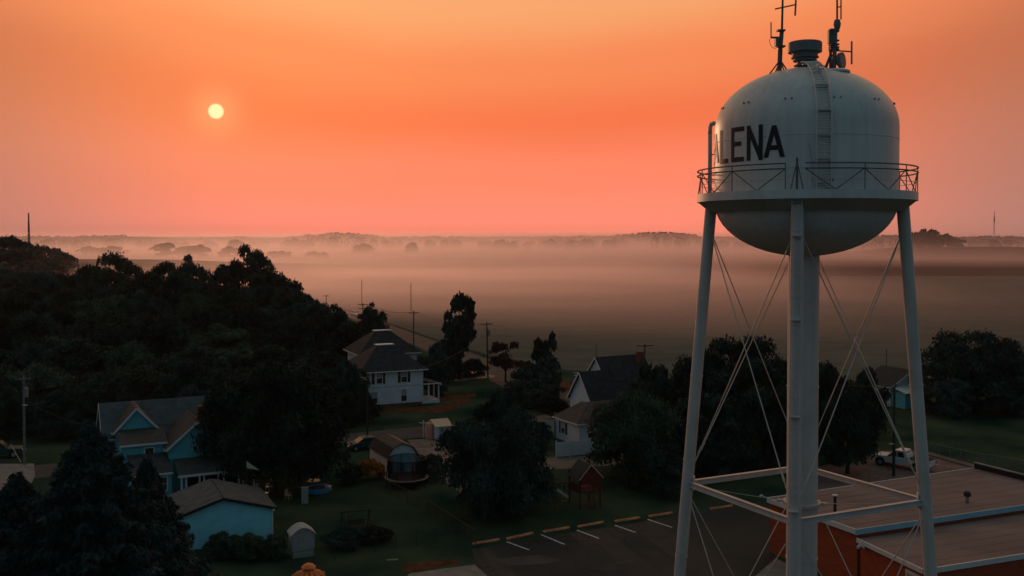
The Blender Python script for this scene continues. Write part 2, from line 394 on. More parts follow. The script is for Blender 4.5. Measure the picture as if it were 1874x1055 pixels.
TH = R(28)
U = Vector((math.cos(TH), math.sin(TH), 0)); V = Vector((-math.sin(TH), math.cos(TH), 0))
hw = [G(560, 551), G(640, 572), G(700, 594), G(760, 618), G(830, 648), G(900, 677), G(1000, 722), G(1080, 762)]
strip('highway', hw, 8.5, 0.012, M_road)
off = Vector((6.0, 2.4, 0))
strip('verge', [p + off for p in hw], 2.5, 0.010, M_dirt)
st0 = Vector((-13.5, 120.5, 0))
strip('street', [st0 - U * 60, st0 - U * 20, st0 + U * 20, st0 + U * 36], 6.2, 0.016, M_road)
sheet('driveway', [G(745, 806), G(790, 803), G(850, 838), G(900, 870), G(905, 900), G(845, 905), G(800, 872), G(770, 838)], 0.020, M_gravel)
sheet('alley', [G(985, 840), G(1120, 832), G(1250, 826), G(1250, 846), G(1120, 852), G(985, 862), G(880, 880), G(880, 862)], 0.024, M_gravel)
sheet('footpath', [G(780, 700), G(905, 688), G(905, 691), G(780, 704)], 0.020, M_conc)
sheet('footpath', [G(835, 678), G(900, 690), G(905, 688), G(842, 674)], 0.024, M_conc)
sheet('worn_grass', [G(770, 686), G(840, 679), G(900, 688), G(780, 698)], 0.008, M_dirt)
sheet('bare_soil', [G(683, 749), G(800, 743), G(860, 728), G(862, 735), G(812, 756), G(690, 756)], 0.008, M_dirt)
sheet('yard_patch', [G(780, 728), G(870, 720), G(872, 726), G(790, 738)], 0.012, M_dirt)
sheet('concrete_pad', [G(-60, 850), G(62, 849), G(64, 872), G(50, 900), G(-60, 912)], 0.020, M_conc)
sheet('car_park', [G(862, 1006), G(1000, 983), G(1260, 941), G(1400, 918), G(1440, 1100), G(900, 1100)], 0.012, M_asph)
sheet('concrete_apron', [G(750, 1050), G(868, 1034), G(915, 1075), G(900, 1100), G(700, 1100)], 0.020, M_conc)
sheet('worn_soil', [G(735, 1045), G(745, 1032), G(830, 1024), G(845, 1031), G(760, 1047)], 0.010, M_dirt)
sheet('tower_yard', [G(1330, 1100), G(1420, 1022), G(1570, 1100)], 0.016, M_conc)
sheet('side_lot', [G(1480, 860), G(1600, 828), G(1660, 822), G(1800, 862), G(1800, 900), G(1480, 900)], 0.012, M_red_asph)
kb = [G(1690, 832), G(1874, 884), G(2000, 920)]
MB().prism([(p.x, p.y) for p in (kb[0], kb[1], kb[2], kb[2] + Vector((.9, .9, 0)), kb[1] + Vector((.9, .9, 0)), kb[0] + Vector((.9, .9, 0)))], 0, 0.14).build('kerb', M_gravel, kind='structure')
sheet('asphalt_patch', [G(905, 1024), G(985, 1016), G(1030, 1026), G(1000, 1033), G(930, 1036)], 0.016, M_road)
sheet('asphalt_patch', [G(1060, 1040), G(1150, 1025), G(1190, 1034), G(1110, 1052)], 0.016, M_roadp)
sheet('asphalt_patch', [G(1180, 985), G(1225, 979), G(1232, 984), G(1190, 991)], 0.016, M_roadp)
# bay lines
for (a, b) in (((1125, 962), (1163, 975)), ((1056, 971), (1096, 986)), ((990, 979), (1033, 997)), ((927, 992), (968, 1007)), ((1185, 951), (1230, 966))):
    p, q = G(*a), G(*b); n = Vector((-(q - p).y, (q - p).x, 0)).normalized() * 0.09
    sheet('bay_line', [p + n, p - n, q - n, q + n], 0.018, M_line)
# wheel stops
prev = None
stops = [((865, 997), (914, 989)), ((927, 988), (975, 977)), ((994, 975), (1042, 967)), ((1057, 966), (1104, 957)), ((1125, 956), (1170, 949)), ((1187, 947), (1230, 940)), ((1300, 933), (1340, 927))]
words = ['nearest the shed lawn, first of its row', 'second in the row along the car park', 'third in the row, under the big dark tree', 'fourth in the row along the car park', 'fifth in the row, before the red play tower', 'sixth, just left of the water tower leg', 'seen between the legs of the water tower']
for (a, b), w in zip(stops, words):
    p, q = G(*a), G(*b); L = (q - p).length; ang = math.atan2((q - p).y, (q - p).x)
    mb = MB(); h = 0.14; pr = [(-0.12, 0), (0.12, 0), (0.08, h), (-0.08, h)]
    mb.add([(-L / 2, y, z) for y, z in pr] + [(L / 2, y, z) for y, z in pr], [(0, 1, 2, 3)[::-1], (4, 5, 6, 7), (0, 1, 5, 4), (1, 2, 6, 5), (2, 3, 7, 6), (3, 0, 4, 7)])
    o = mb.build('wheel_stop', M_stop, None, label='orange-tan concrete wheel stop ' + w, category='wheel stop', group='wheel stops along the car park')
    o.location = ((p + q) / 2) + Vector((0, 0, 0.013)); o.rotation_euler = (0, 0, ang)

# ------------------------------------------------------------------ water tower
TC = Vector((13.52, 44.3, 0))
cdir = Vector((-TC.x, -TC.y, 0)).normalized(); ldir = Vector((cdir.y, -cdir.x, 0))   # towards the camera; to its left in the picture
if ldir.x > 0: ldir = -ldir
TR = 4.07
def cyl(phi, r, z):      # phi measured from the camera-facing side, positive to the left; tower-local
    return (cdir * math.cos(phi) + ldir * math.sin(phi)) * r + Vector((0, 0, z))
wt = thing('water_tower', 'tall pale water tower on four legs, lettered GALENA round its domed tank', 'water tower', TC)
ZE, ZS, ZT = 26.6, 29.9, 32.7
prof = []
for i in range(15):
    t = math.pi / 2 * i / 14; prof.append((TR * math.sin(t) + 1e-4, ZE - 2.55 * math.cos(t)))
for i in range(1, 4): prof.append((TR, ZE + (ZS - ZE) * i / 3))
for i in range(1, 17):
    t = math.pi / 2 * i / 16; prof.append((TR * math.cos(t) + 1e-4, ZS + (ZT - ZS) * math.sin(t)))
MB().lathe(prof, n=96).build('tank', M_white, wt, smooth=True)
# weld seams
for z in (27.9, 29.3): MB().lathe([(TR - .01, z - .02), (TR + .012, z - .015), (TR + .012, z + .015), (TR - .01, z + .02)], n=96).build('weld_seam', M_white, wt, smooth=True)
RP = 4.87
sm(MB().lathe([(TR - .05, 26.9), (RP - .08, 26.9), (RP - .08, 26.93), (RP, 26.93), (RP, 26.56), (RP - .06, 26.56), (4.28, 26.12), (TR - .1, 26.10)], n=96).build('balcony', M_white, wt))
MB().lathe([(0.70, -0.3), (0.70, 24.3)], n=40).build('riser_pipe', M_steel, wt, smooth=True)
for z in (2, 6, 10, 14, 18, 22): sm(MB().lathe([(0.69, z - .03), (0.725, z - .03), (0.725, z + .03), (0.69, z + .03)], n=40).build('flange', M_steel, wt))
A0 = R(-17.5)
legdir = [Vector((math.cos(A0 + k * math.pi / 2), math.sin(A0 + k * math.pi / 2), 0)) for k in range(4)]  # right, back, left, front
legdir[3] = Vector((math.cos(R(-110.5)), math.sin(R(-110.5)), 0))
def legp(k, z): return legdir[k] * (4.24 + (26.4 - z) * (0.079 if k in (0, 2) else 0.056)) + Vector((0, 0, z))
for k in range(4):
    lg = MB().tube(legp(k, 0.25), legp(k, 26.45), 0.285, 0.275, 24).build('leg', M_steel, wt, smooth=False); sm(lg, 50)
    for z in (5.5, 9.5, 14.2, 18.3, 22.4):
        MB().tube(legp(k, z - .02), legp(k, z + .02), 0.30, 0.30, 24).build('weld_band', M_steel, lg)
    MB().box(legp(k, 0.12), (1.2, 1.2, 0.24)).build('footing', M_conc, wt)
    MB().box(legp(k, 13.1) - legdir[k] * .3, (.06, .5, .6), math.atan2(legdir[k].y, legdir[k].x)).build('gusset', M_steel, wt)
ZST = 13.05
def channel(a, b, w, h):
    d = (b - a).normalized(); q = d.to_track_quat('X', 'Z').to_matrix(); L = (b - a).length; mb = MB(); c = (a + b) / 2
    mb.box(c, (L, .02, h), M=q); mb.box(c + Vector((0, 0, h / 2)), (L, w, .02), M=q); mb.box(c - Vector((0, 0, h / 2)), (L, w, .02), M=q); return mb
for k in range(4):
    channel(legp(k, ZST), legp((k + 1) % 4, ZST), 0.20, 0.24).build('strut', M_steel, wt)
# tie rods: crossing pairs in every bay, above and below the strut ring
for k in range(4):
    k2 = (k + 1) % 4
    for (z0, z1) in ((ZST + .3, 25.4), (0.6, ZST - .35)):
        for (i, j) in ((k, k2), (k2, k)):
            a, b = legp(i, z0), legp(j, z1); rod = MB().tube(a, b, 0.026, n=6).build('tie_rod', M_steel, wt)
            c = a.lerp(b, .12); d = (b - a).normalized() * .22
            MB().tube(c - d, c + d, .05, n=6).build('turnbuckle', M_steel, rod)
# radial rods from riser to struts' ring
col = MB().lathe([(0.72, ZST - .55), (0.86, ZST - .55), (0.86, ZST - .40), (0.72, ZST - .40)], n=32).build('riser_collar', M_steel, wt)
for k in range(4):
    MB().tube(legdir[k] * .8 + Vector((0, 0, ZST - .47)), legp(k, ZST - .1), 0.016, n=5).build('stay_rod', M_steel, wt)
    MB().box(legdir[k] * .95 + Vector((0, 0, ZST - .47)), (.34, .16, .12), math.atan2(legdir[k].y, legdir[k].x)).build('lug', M_steel, wt)
# balcony rail: double top rail, thin mid rail, leaning braces
phF = math.atan2(legdir[3].dot(ldir), legdir[3].dot(cdir))
g0, g1 = phF - R(4.0), phF + R(5.5)
def rail(z, r, rad, nm):
    n = 90; pts = [cyl(g1 + (2 * math.pi - (g1 - g0)) * i / n, r, z) for i in range(n + 1)]
    return MB().path(pts, rad, 6).build(nm, M_rail if rad > .02 else M_steel, wt)
rail(28.02, RP - .02, .034, 'top_rail'); rail(27.80, RP - .02, .034, 'upper_rail'); rail(27.35, RP - .12, .014, 'mid_rail')
NB = 24
for i in range(NB):
    ph = g1 + (2 * math.pi - (g1 - g0)) * i / NB; dp = (2 * math.pi - (g1 - g0)) / NB
    lo, hi = (ph, ph + dp) if i % 2 else (ph + dp, ph)
    MB().tube(cyl(lo, RP - .05, 26.92), cyl(hi, RP - .05, 27.80), .024, n=5).build('rail_brace', M_rail, wt)
    if i % 2 == 0: MB().tube(cyl(ph, RP - .03, 26.92), cyl(ph, RP - .03, 28.02), .022, n=5).build('rail_post', M_rail, wt)
# access cage on the balcony above the front leg
cg = MB().tube(cyl(phF, RP - .1, 26.9), cyl(phF, RP - .1, 28.25), .05, n=6).build('gate_post', M_dark, wt)
for a in (-1, 1): MB().tube(cyl(phF + a * R(3.2), RP - .1, 26.9), cyl(phF, RP - .1, 28.1), .022, n=5).build('gate_stay', M_dark, wt)
MB().tube(cyl(phF - R(2.2), RP - .1, 27.5), cyl(phF + R(2.2), RP - .1, 27.5), .02, n=5).build('gate_bar', M_steel, wt)
# leg ladder on the front leg
ld = MB(); side = Vector((-legdir[3].y, legdir[3].x, 0))
for s in (-1, 1): ld.tube(legp(3, 1) + legdir[3] * .42 + side * .2 * s, legp(3, 27.2) + legdir[3] * .42 + side * .2 * s, .022, n=4)
lad = ld.build('leg_ladder', M_steel, wt)
rg = MB().tube(-side * .2, side * .2, .012, n=4); rgm = None
for i in range(85):
    z = 1.2 + i * .3; p = legp(3, z) + legdir[3] * .42
    if rgm is None:
        r = rg.build('rung', M_steel, lad); rgm = r.data
    else: r = link('rung', rgm, None, lad)
    r.location = p
for z in (5, 9, 13.6, 17.5, 21.5, 25): MB().box(legp(3, z) + legdir[3] * .34, (.34, .42, .05), math.atan2(legdir[3].y, legdir[3].x)).build('ladder_bracket', M_steel, wt)
# tank ladder climbing the shell and the dome
phL = R(-10.5)
def shell(phi, s, off=0.0):   # s: 0 at balcony .. 1 at top of dome
    if s < .45: r, z = TR, 26.9 + (ZS - 26.9) * s / .45; n = Vector((1, 0))
    else:
        t = (s - .45) / .55 * math.pi / 2 * .93; r, z = TR * math.cos(t), ZS + (ZT - ZS) * math.sin(t); n = Vector((math.cos(t) / TR, math.sin(t) / (ZT - ZS))).normalized()
    return cyl(phi, r + off * n.x, z + off * n.y)
tl = MB(); tang = (cyl(phL - .01, 1, 0) - cyl(phL + .01, 1, 0)).normalized()
ss = [i / 30 for i in range(31)]
for a in (-1, 1): tl.path([shell(phL, s, .24) + tang * .30 * a for s in ss], .028, 4)
tlo = tl.build('tank_ladder', M_white, wt); rgm = None
for i in range(58):
    p = shell(phL, .02 + .96 * i / 57, .24)
    if rgm is None:
        r = MB().tube(-tang * .3, tang * .3, .016, n=4).build('rung', M_white, tlo); rgm = r.data
    else: r = link('rung', rgm, None, tlo)
    r.location = p
for s in (.05, .2, .35, .5, .65, .8, .95): MB().box(shell(phL, s, .12), (.62, .24, .02), math.atan2(tang.y, tang.x)).build('ladder_bracket', M_white, wt)
# painted conduit strip beside the ladder
MB().path([shell(phL - R(4.6), s, .05) for s in ss], .05, 6).build('conduit', M_white, wt)
MB().path([shell(R(-2.5), .30, .03), shell(R(-4.0), .2, .03), shell(R(-4.4), .05, .03)], .02, 5).build('cable', M_steel, wt)
# small paint-rigging lugs on the dome, in pairs
for ph in range(0, 360, 30):
    a = R(ph + 8); p = shell(a, .58, .03); MB().box(p, (.05, .05, .07), a).build('rigging_lug', M_vent, wt); MB().box(shell(a + R(4), .58, .03), (.05, .05, .07), a).build('rigging_lug', M_vent, wt)
# manway on the shell above the balcony
q = cyl(R(-15), TR, 27.35); mw = MB().tube(q, q * 1.0 + (cdir * math.cos(R(-15)) + ldir * math.sin(R(-15))) * .16, .34, n=24).build('manway', M_white, wt)
MB().tube(q + (cdir * math.cos(R(-15)) + ldir * math.sin(R(-15))) * .17, q + (cdir * math.cos(R(-15)) + ldir * math.sin(R(-15))) * .22, .07, n=8).build('handle', M_dark, mw)
# overflow pipe at the left side
ovp = [cyl(R(97), TR + .02, 30.35), cyl(R(97), TR + .20, 30.42), cyl(R(97), TR + .30, 30.25), cyl(R(97), TR + .31, 29.9), cyl(R(97), TR + .31, 26.9)]
MB().path(ovp, .10, 10).build('overflow_pipe', M_steel, wt, smooth=True)
for z in (28.9, 27.6): MB().tube(cyl(R(97), TR, z), cyl(R(97), TR + .3, z), .03, n=5).build('pipe_bracket', M_steel, wt)
# letters, flat print on the shell: strokes as quads on the cylinder
LET = {'A': [((0, 0), (.5, 1)), ((.5, 1), (1, 0)), ((.24, .30), (.76, .30))],
       'L': [((.1, 0), (.1, 1)), ((.1, .0), (.95, .0))],
       'E': [((.1, 0), (.1, 1)), ((.1, 1), (.95, 1)), ((.1, .52), (.72, .52)), ((.1, 0), (.95, 0))],
       'N': [((.08, 0), (.08, 1)), ((.08, 1), (.92, 0)), ((.92, 0), (.92, 1))],
       'G': [((.9, .82), (.68, 1)), ((.68, 1), (.3, 1)), ((.3, 1), (.08, .78)), ((.08, .78), (.08, .22)), ((.08, .22), (.3, 0)), ((.3, 0), (.7, 0)), ((.7, 0), (.92, .2)), ((.92, .2), (.92, .48)), ((.92, .48), (.55, .48))]}
def letter(ch, phc, w=.80, h=1.53, zb=28.27, sw=.20):
    mb = MB(); k = 0
    hh = h - sw
    for (a, b) in LET[ch]:
        a2 = Vector(((a[0] - .5) * (w - sw * .4), sw / 2 + a[1] * hh)); b2 = Vector(((b[0] - .5) * (w - sw * .4), sw / 2 + b[1] * hh))
        d = (b2 - a2).normalized(); n = Vector((-d.y, d.x)) * sw / 2
        ex = d * (sw / 2 if ch in 'ELG' or (ch == 'N' and abs(d.x) < .1) else .02)
        if ch == 'A' and abs(d.y) < .1: ex = d * 0
        a2, b2 = a2 - ex, b2 + ex; off = .018 + .0012 * k; k += 1; N = 8; vs = []
        for i in range(N + 1):
            c = a2.lerp(b2, i / N)
            for m in (n, -n):
                p = c + m
                if ch in 'AN' and abs(d.x) > .1 and abs(d.y) > .1: p = Vector((c.x + (sw / 2 / max(.3, abs(d.y))) * (1 if m is n else -1), c.y))
                p.y = min(h, max(0, p.y)); vs.append(cyl(phc - p.x / TR, TR + off, zb + p.y))
        mb.add(vs, [(2 * i, 2 * i + 1, 2 * i + 3, 2 * i + 2) for i in range(N)])
    mb.build('letter', M_letter, wt, label='black painted letter ' + ch)
for ch, ph in zip('ANELAG', (17.8, 30.6, 44.4, 59.3, 74.0, 89.0)): letter(ch, R(ph))
# roof vent
vc = AT(1473, 100, 44.3) - TC; vx, vy = vc.x, vc.y
def zt(py, Y=44.3): return AT(1473, py, Y).z
vt = sm(MB().lathe([(.36, ZT - .2), (.36, zt(112)), (.50, zt(111)), (.50, zt(106)), (.58, zt(105)), (.58, zt(97)), (.76, zt(96.5)), (.76, zt(80)), (.72, zt(78)), (0.001, zt(76.5))], (vx, vy, 0), 32).build('roof_vent', M_vent, wt), 30)
for py, r in ((104.5, .62), (110, .54), (119, .50)): MB().lathe([(r - .12, zt(py)), (r, zt(py) - .02), (r, zt(py) - .06), (r - .12, zt(py) - .08)], (vx, vy, 0), 32).build('vent_hood', M_vent, vt)
# roof hatch
hc = AT(1531, 140, 42.8) - TC
hz = 32.25
sm(MB().lathe([(.50, hz - .35), (.50, hz), (.58, hz), (.58, hz + .08), (.4, hz + .16), (.001, hz + .2)], (hc.x, hc.y, 0), 28).build('roof_hatch', M_white, wt))
# antennas: left mast
def P(px, py, Y=44.3): return AT(px, py, Y) - TC
lm = thing('antenna_mast', 'whip mast with cross arm on a tripod, left on the tank roof', 'antenna', TC)
MB().tube(P(1426, 138), P(1428, 92), .11, .11, 8).build('mast_base', M_dark, lm)
MB().tube(P(1428, 92), P(1431, 55), .10, .10, 8).build('mast', M_dark, lm)
MB().tube(P(1431, 57), P(1433, -25), .055, .045, 8).build('upper_mast', M_dark, lm)
for a, y in ((1403, 143), (1414, 146), (1446, 138), (1438, 140)): MB().tube(P(1428, 110), P(a, y, 44.3 + (0.9 if a in (1414, 1438) else -.7)), .035, n=5).build('tripod_leg', M_dark, lm)
MB().tube(P(1418, 17), P(1455, 9), .035, n=5).build('cross_arm', M_dark, lm)
MB().tube(P(1455, 29), P(1457, -8), .045, n=6).build('dipole', M_gal, lm)
MB().tube(P(1410, 69), P(1428, 69), .05, n=5).build('side_arm', M_dark, lm)
MB().tube(P(1411, 69), P(1411, 41), .030, n=5).build('whip', M_gal, lm)
MB().box(P(1424, 77), (.28, .28, .42)).build('radio_box', M_dark, lm)
for y in (56.5, 85.5): MB().box(P(1429, y), (.36, .30, .07)).build('clamp_plate', M_dark, lm)
MB().path([P(1408, 72), P(1409, 80), P(1413, 87), P(1420, 90)], .012, 4).build('cable', M_dark, lm)
rm = thing('antenna_mast', 'mast stacked with clamps, a drum dish and dipoles, right on the tank roof', 'antenna', TC)
MB().tube(P(1520, 136), P(1520, 58), .07, .07, 8).build('mast', M_dark, rm)
MB().tube(P(1526, 136), P(1529, 55), .10, .10, 8).build('lattice_post', M_vent, rm)
MB().tube(P(1532, 58), P(1532, -25), .05, .04, 8).build('upper_mast', M_dark, rm)
MB().tube(P(1509, 130), P(1520, 100), .08, .05, 6).build('stay', M_dark, rm)
MB().box(P(1520, 68), (.22, .22, .62)).build('panel_antenna', M_dark, rm)
for y in (55, 58, 75, 82, 87, 91): MB().box(P(1526, y), (.42, .26, .07), .1).build('clamp_plate', M_dark, rm)
for y in range(62, 134, 8): MB().box(P(1526, y), (.20, .20, .05)).build('step', M_gal, rm)
dm = P(1532, 45); sm(MB().lathe([(.001, -.25), (.13, -.2), (.17, 0), (.13, .2), (.001, .25)], dm, 16).build('radome', M_vent, rm))
db = P(1536, 112); ax = Vector((.75, -.6, .05)).normalized()
dsh = MB().tube(db, db + ax * .18, .36, .38, 24); dsh.tube(db - ax * .16, db, .12, .34, 24); dsh.build('drum_dish', M_vent, rm)
MB().tube(P(1527, 112), db, .04, n=6).build('dish_arm', M_dark, rm)
MB().tube(P(1530, 93), P(1559, 95), .035, n=5).build('side_arm', M_dark, rm)
MB().tube(P(1558.5, 76), P(1558.5, 118), .045, n=6).build('dipole', M_gal, rm)
MB().tube(P(1532, 14), P(1540, 12), .03, n=5).build('cross_arm', M_dark, rm)
MB().tube(P(1539, 36), P(1539, -12), .035, n=6).build('dipole', M_gal, rm)
MB().path([P(1492, 126), P(1500, 119), P(1508, 122), P(1516, 128)], .05, 6).build('cable_loop', M_vent, rm)

# ------------------------------------------------------------------ buildings
def at(parent_pos, rz, u, v):
    return Vector((parent_pos[0] + math.cos(rz) * u - math.sin(rz) * v, parent_pos[1] + math.sin(rz) * u + math.cos(rz) * v, 0))
def gable_block(T, u0, u1, v0, v1, ze, zr, wall, roof, axis='u', over=.35, z0=0, trim=M_trim, t=.14):
    """walls + two roof planes + barge boards, ridge along axis"""
    mb = MB()
    if axis == 'u':
        vm = (v0 + v1) / 2
        mb.add([(u0, v0, z0), (u0, v1, z0), (u0, v1, ze), (u0, vm, zr), (u0, v0, ze), (u1, v0, z0), (u1, v1, z0), (u1, v1, ze), (u1, vm, zr), (u1, v0, ze)],
               [(0, 4, 3, 2, 1), (5, 6, 7, 8, 9), (0, 5, 9, 4), (1, 2, 7, 6), (4, 9, 8, 3), (2, 3, 8, 7), (0, 1, 6, 5)])
        w = mb.build('wall', wall, T); sl = (zr - ze) / (vm - v0)
        rl = []
        for sgn, ve in ((-1, v0), (1, v1)):
            vo = ve + sgn * over; zo = ze - sl * over
            a, b, c, d = (u0 - over, vo, zo + .03), (u1 + over, vo, zo + .03), (u1 + over, vm, zr + .03), (u0 - over, vm, zr + .03)
            q = [a, b, c, d] if sgn < 0 else [d, c, b, a]
            rf = MB().extr(q, t).build('roof', roof, T)
            for ue in (u0 - over - .03, u1 + over + .03):
                MB().box(((ue), (vo + vm) / 2, (zo + zr) / 2 + .05), (.05, math.hypot(vm - vo, 0) / math.cos(math.atan(sl)), .2), M=Matrix.Rotation(-sgn * math.atan(sl), 3, 'X')).build('barge_board', trim, T)
            MB().box(((u0 + u1) / 2, vo + sgn * .06, zo + .06), (u1 - u0 + 2 * over, .10, .12)).build('gutter', trim, T)
    else:
        um = (u0 + u1) / 2
        mb.add([(u0, v0, z0), (u1, v0, z0), (u1, v0, ze), (um, v0, zr), (u0, v0, ze), (u0, v1, z0), (u1, v1, z0), (u1, v1, ze), (um, v1, zr), (u0, v1, ze)],
               [(0, 1, 2, 3, 4), (5, 9, 8, 7, 6), (0, 4, 9, 5), (1, 6, 7, 2), (4, 3, 8, 9), (2, 7, 8, 3), (0, 5, 6, 1)])
        w = mb.build('wall', wall, T); sl = (zr - ze) / (um - u0)
        for sgn, ue in ((-1, u0), (1, u1)):
            uo = ue + sgn * over; zo = ze - sl * over
            a, b, c, d = (uo, v0 - over, zo + .03), (uo, v1 + over, zo + .03), (um, v1 + over, zr + .03), (um, v0 - over, zr + .03)
            q = [d, c, b, a] if sgn < 0 else [a, b, c, d]
            MB().extr(q, t).build('roof', roof, T)
            for ve in (v0 - over - .03, v1 + over + .03):
                MB().box(((uo + um) / 2, ve, (zo + zr) / 2 + .05), (abs(um - uo) / math.cos(math.atan(sl)), .05, .2), M=Matrix.Rotation(sgn * math.atan(sl), 3, 'Y')).build('barge_board', trim, T)
            MB().box((uo + sgn * .06, (v0 + v1) / 2, zo + .06), (.10, v1 - v0 + 2 * over, .12)).build('gutter', trim, T)
    return w
def window(T, u, v, z, w=.9, h=1.5, face='v', shut=None, blind=True):
    """sash window; face 'v': on a wall whose outside looks along -v, 'u': outside looks along -u"""
    s = -1
    def B(mb, du, dz, ww, hh, d, off):
        c = (u + du, v + s * off, z + dz) if face == 'v' else (u + s * off, v + du, z + dz)
        dd = (ww, d, hh) if face == 'v' else (d, ww, hh)
        return mb.box(c, dd)
    fr = MB()
    for dx in (-w / 2 - .05, w / 2 + .05): B(fr, dx, 0, .1, h + .2, .08, .03)
    for dz in (-h / 2 - .05, h / 2 + .05): B(fr, 0, dz, w, .1, .08, .03)
    fo = fr.build('window', M_trim, T)
    B(MB(), 0, 0, w, h, .03, .010).build('pane', M_glass, fo)
    B(MB(), 0, 0, w, .06, .05, .03).build('sash', M_trim, fo)
    if blind: B(MB(), 0, h * .25, w - .06, h * .5 - .1, .008, .031).build('blind', M_curtain, fo)
    if shut:
        for dx in (-w / 2 - .1 - .22, w / 2 + .1 + .22): B(MB(), dx, 0, .40, h + .1, .05, .028).build('shutter', M_shutter, T)

def hip_house(T, hu, hv, ze, zr, cap, wall, roof, over=.6):
    MB().box((0, 0, ze / 2), (2 * hu, 2 * hv, ze)).build('wall', wall, T)
    zo = ze - .05; a, b = hu + over, hv + over
    e = [(-a, -b, zo), (a, -b, zo), (a, b, zo), (-a, b, zo)]; r = [(-cap, -.5, zr), (cap, -.5, zr), (cap, .5, zr), (-cap, .5, zr)]
    for i in range(4):
        MB().add([Vector(e[i]) * 1.0, e[(i + 1) % 4], r[(i + 1) % 4], r[i], Vector(e[i]) - Vector((0, 0, .15)), Vector(e[(i + 1) % 4]) - Vector((0, 0, .15)), Vector(r[(i + 1) % 4]) - Vector((0, 0, .15)), Vector(r[i]) - Vector((0, 0, .15))],
                 [(0, 1, 2, 3), (4, 7, 6, 5), (0, 4, 5, 1)]).build('roof', roof, T)
    MB().box((0, 0, zr + .04), (2 * cap + .5, 1.35, .12)).build('ridge_cap', M_trim, T)
    for s in (-1, 1):
        MB().box((0, s * (b + .05), zo - .12), (2 * a, .1, .14)).build('gutter', M_trim, T)
        MB().box((s * (a + .05), 0, zo - .12), (.1, 2 * b, .14)).build('gutter', M_trim, T)

# white two-storey house with porch
RW = R(24)
wh = thing('white_house', 'white two-storey house with dark hip roof, black shutters and a side porch', 'house', (-19.3, 143.9, 0), RW)
hip_house(wh, 4.6, 4.4, 5.35, 8.6, 1.15, M_side_w, M_shingle, .6)
for u in (-3.9, -2.0): window(wh, u, -4.4, 4.25, .8, 1.6)
for u in (-4.42, -2.95, -1.35): MB().box((u, -4.43, 4.25), (.42, .05, 1.75)).build('shutter', M_shutter, wh)
window(wh, 1.75, -4.4, 4.25, .85, 1.6, shut=True)
window(wh, 1.7, -4.4, 1.5, .8, 1.7)
window(wh, -2.9, -4.4, 1.4, 1.1, 1.6)
MB().box((0, -4.46, 3.0), (9.2, .06, .10)).build('belt_board', M_trim, wh)
MB().box((0, 0, .18), (9.34, 8.94, .36)).build('foundation', M_redbrick, wh)
for s in (-4.6, 4.6): MB().box((s, -4.4, 2.7), (.16, .16, 5.3)).build('corner_board', M_trim, wh)
# porch on the right side
MB().box((6.0, -2.0, .22), (2.7, 4.6, .44)).build('porch_floor', M_trim, wh)
MB().extr([(4.62, -4.5, 3.35), (7.5, -4.5, 2.75), (7.5, .5, 2.75), (4.62, .5, 3.35)], .14).build('porch_roof', M_shingle_b, wh)
MB().box((7.5, -2.0, 2.72), (.12, 5.1, .2)).build('gutter', M_trim, wh)
MB().box((6.05, -4.52, 2.95), (2.9, .08, .18)).build('gutter', M_trim, wh)
for (u, v) in ((7.2, -4.2), (7.2, -2.0), (7.2, .2), (5.6, -4.2)): MB().box((u, v, 1.6), (.18, .18, 2.35)).build('porch_post', M_trim, wh)
for v in (-3.6, -1.4): MB().box((4.63, v, 1.5), (.05, .9, 2.0)).build('porch_door', M_shutter, wh)

wh2 = thing('white_house', 'farther house whose dark hip roof peeks over the shuttered white one', 'house', (-22.6, 165.5, 0), RW)
hip_house(wh2, 4.9, 4.4, 5.2, 8.6, 1.3, M_side_w, M_shingle, .6)
window(wh2, 3.4, -4.4, 4.2, .8, 1.3)
window(wh2, 1.2, -4.4, 4.2, .8, 1.3)
MB().box((1.4, 1.0, 8.9), (.5, .5, 1.2)).build('chimney', M_redbrick, wh2)

# blue house: main block with three wings and a porch
RB = R(27)
bh = thing('blue_house', 'rambling teal-blue house with two front gables, lean-to and white-posted porch', 'house', (-36, 99.4, 0), RB)
gable_block(bh, -6.2, 7.0, -3.5, 3.5, 5.2, 7.9, M_side_b, M_shingle_g, 'u')
gable_block(bh, -5.3, -1.5, -4.3, -.5, 5.9, 7.95, M_side_b, M_shingle_b, 'v', over=.3, z0=0.02)
gable_block(bh, -1.0, 4.2, -9.0, -3.2, 4.7, 6.95, M_side_b, M_shingle_b, 'v', over=.3)
MB().box((-3.1, -5.9, 2.6), (4.0, 3.3, 5.2)).build('wing_wall', M_side_b, bh)
MB().extr([(-5.3, -7.9, 5.05), (-.95, -7.9, 5.05), (-.95, -4.32, 5.85), (-5.3, -4.32, 5.85)], .12).build('pent_roof', M_shingle_b, bh)
MB().box((-3.1, -7.95, 5.05), (4.3, .08, .18)).build('gutter', M_trim, bh)
window(bh, -2.6, -7.55, 4.05, .75, 1.1, blind=False)
MB().box((-2.7, -9.3, 1.45), (3.4, 3.4, 2.9)).build('lean_to_wall', M_side_b, bh)
MB().extr([(-4.6, -11.2, 2.85), (-.9, -11.2, 2.85), (-.9, -7.6, 4.0), (-4.6, -7.6, 4.0)], .12).build('lean_to_roof', M_shingle_b, bh)
MB().box((-2.75, -11.26, 2.82), (3.7, .08, .18)).build('gutter', M_trim, bh)
window(bh, -1.9, -11.0, 1.85, .9, 1.2, blind=False)
MB().box((3.0, -10.7, .2), (6.8, 3.4, .4)).build('porch_floor', M_conc, bh)
MB().extr([(-.6, -12.6, 2.75), (6.6, -12.6, 2.75), (6.6, -9.02, 3.5), (-.6, -9.02, 3.5)], .14).build('porch_roof', M_shingle_b, bh)
MB().box((3.0, -12.66, 2.72), (7.3, .08, .22)).build('gutter', M_trim, bh)
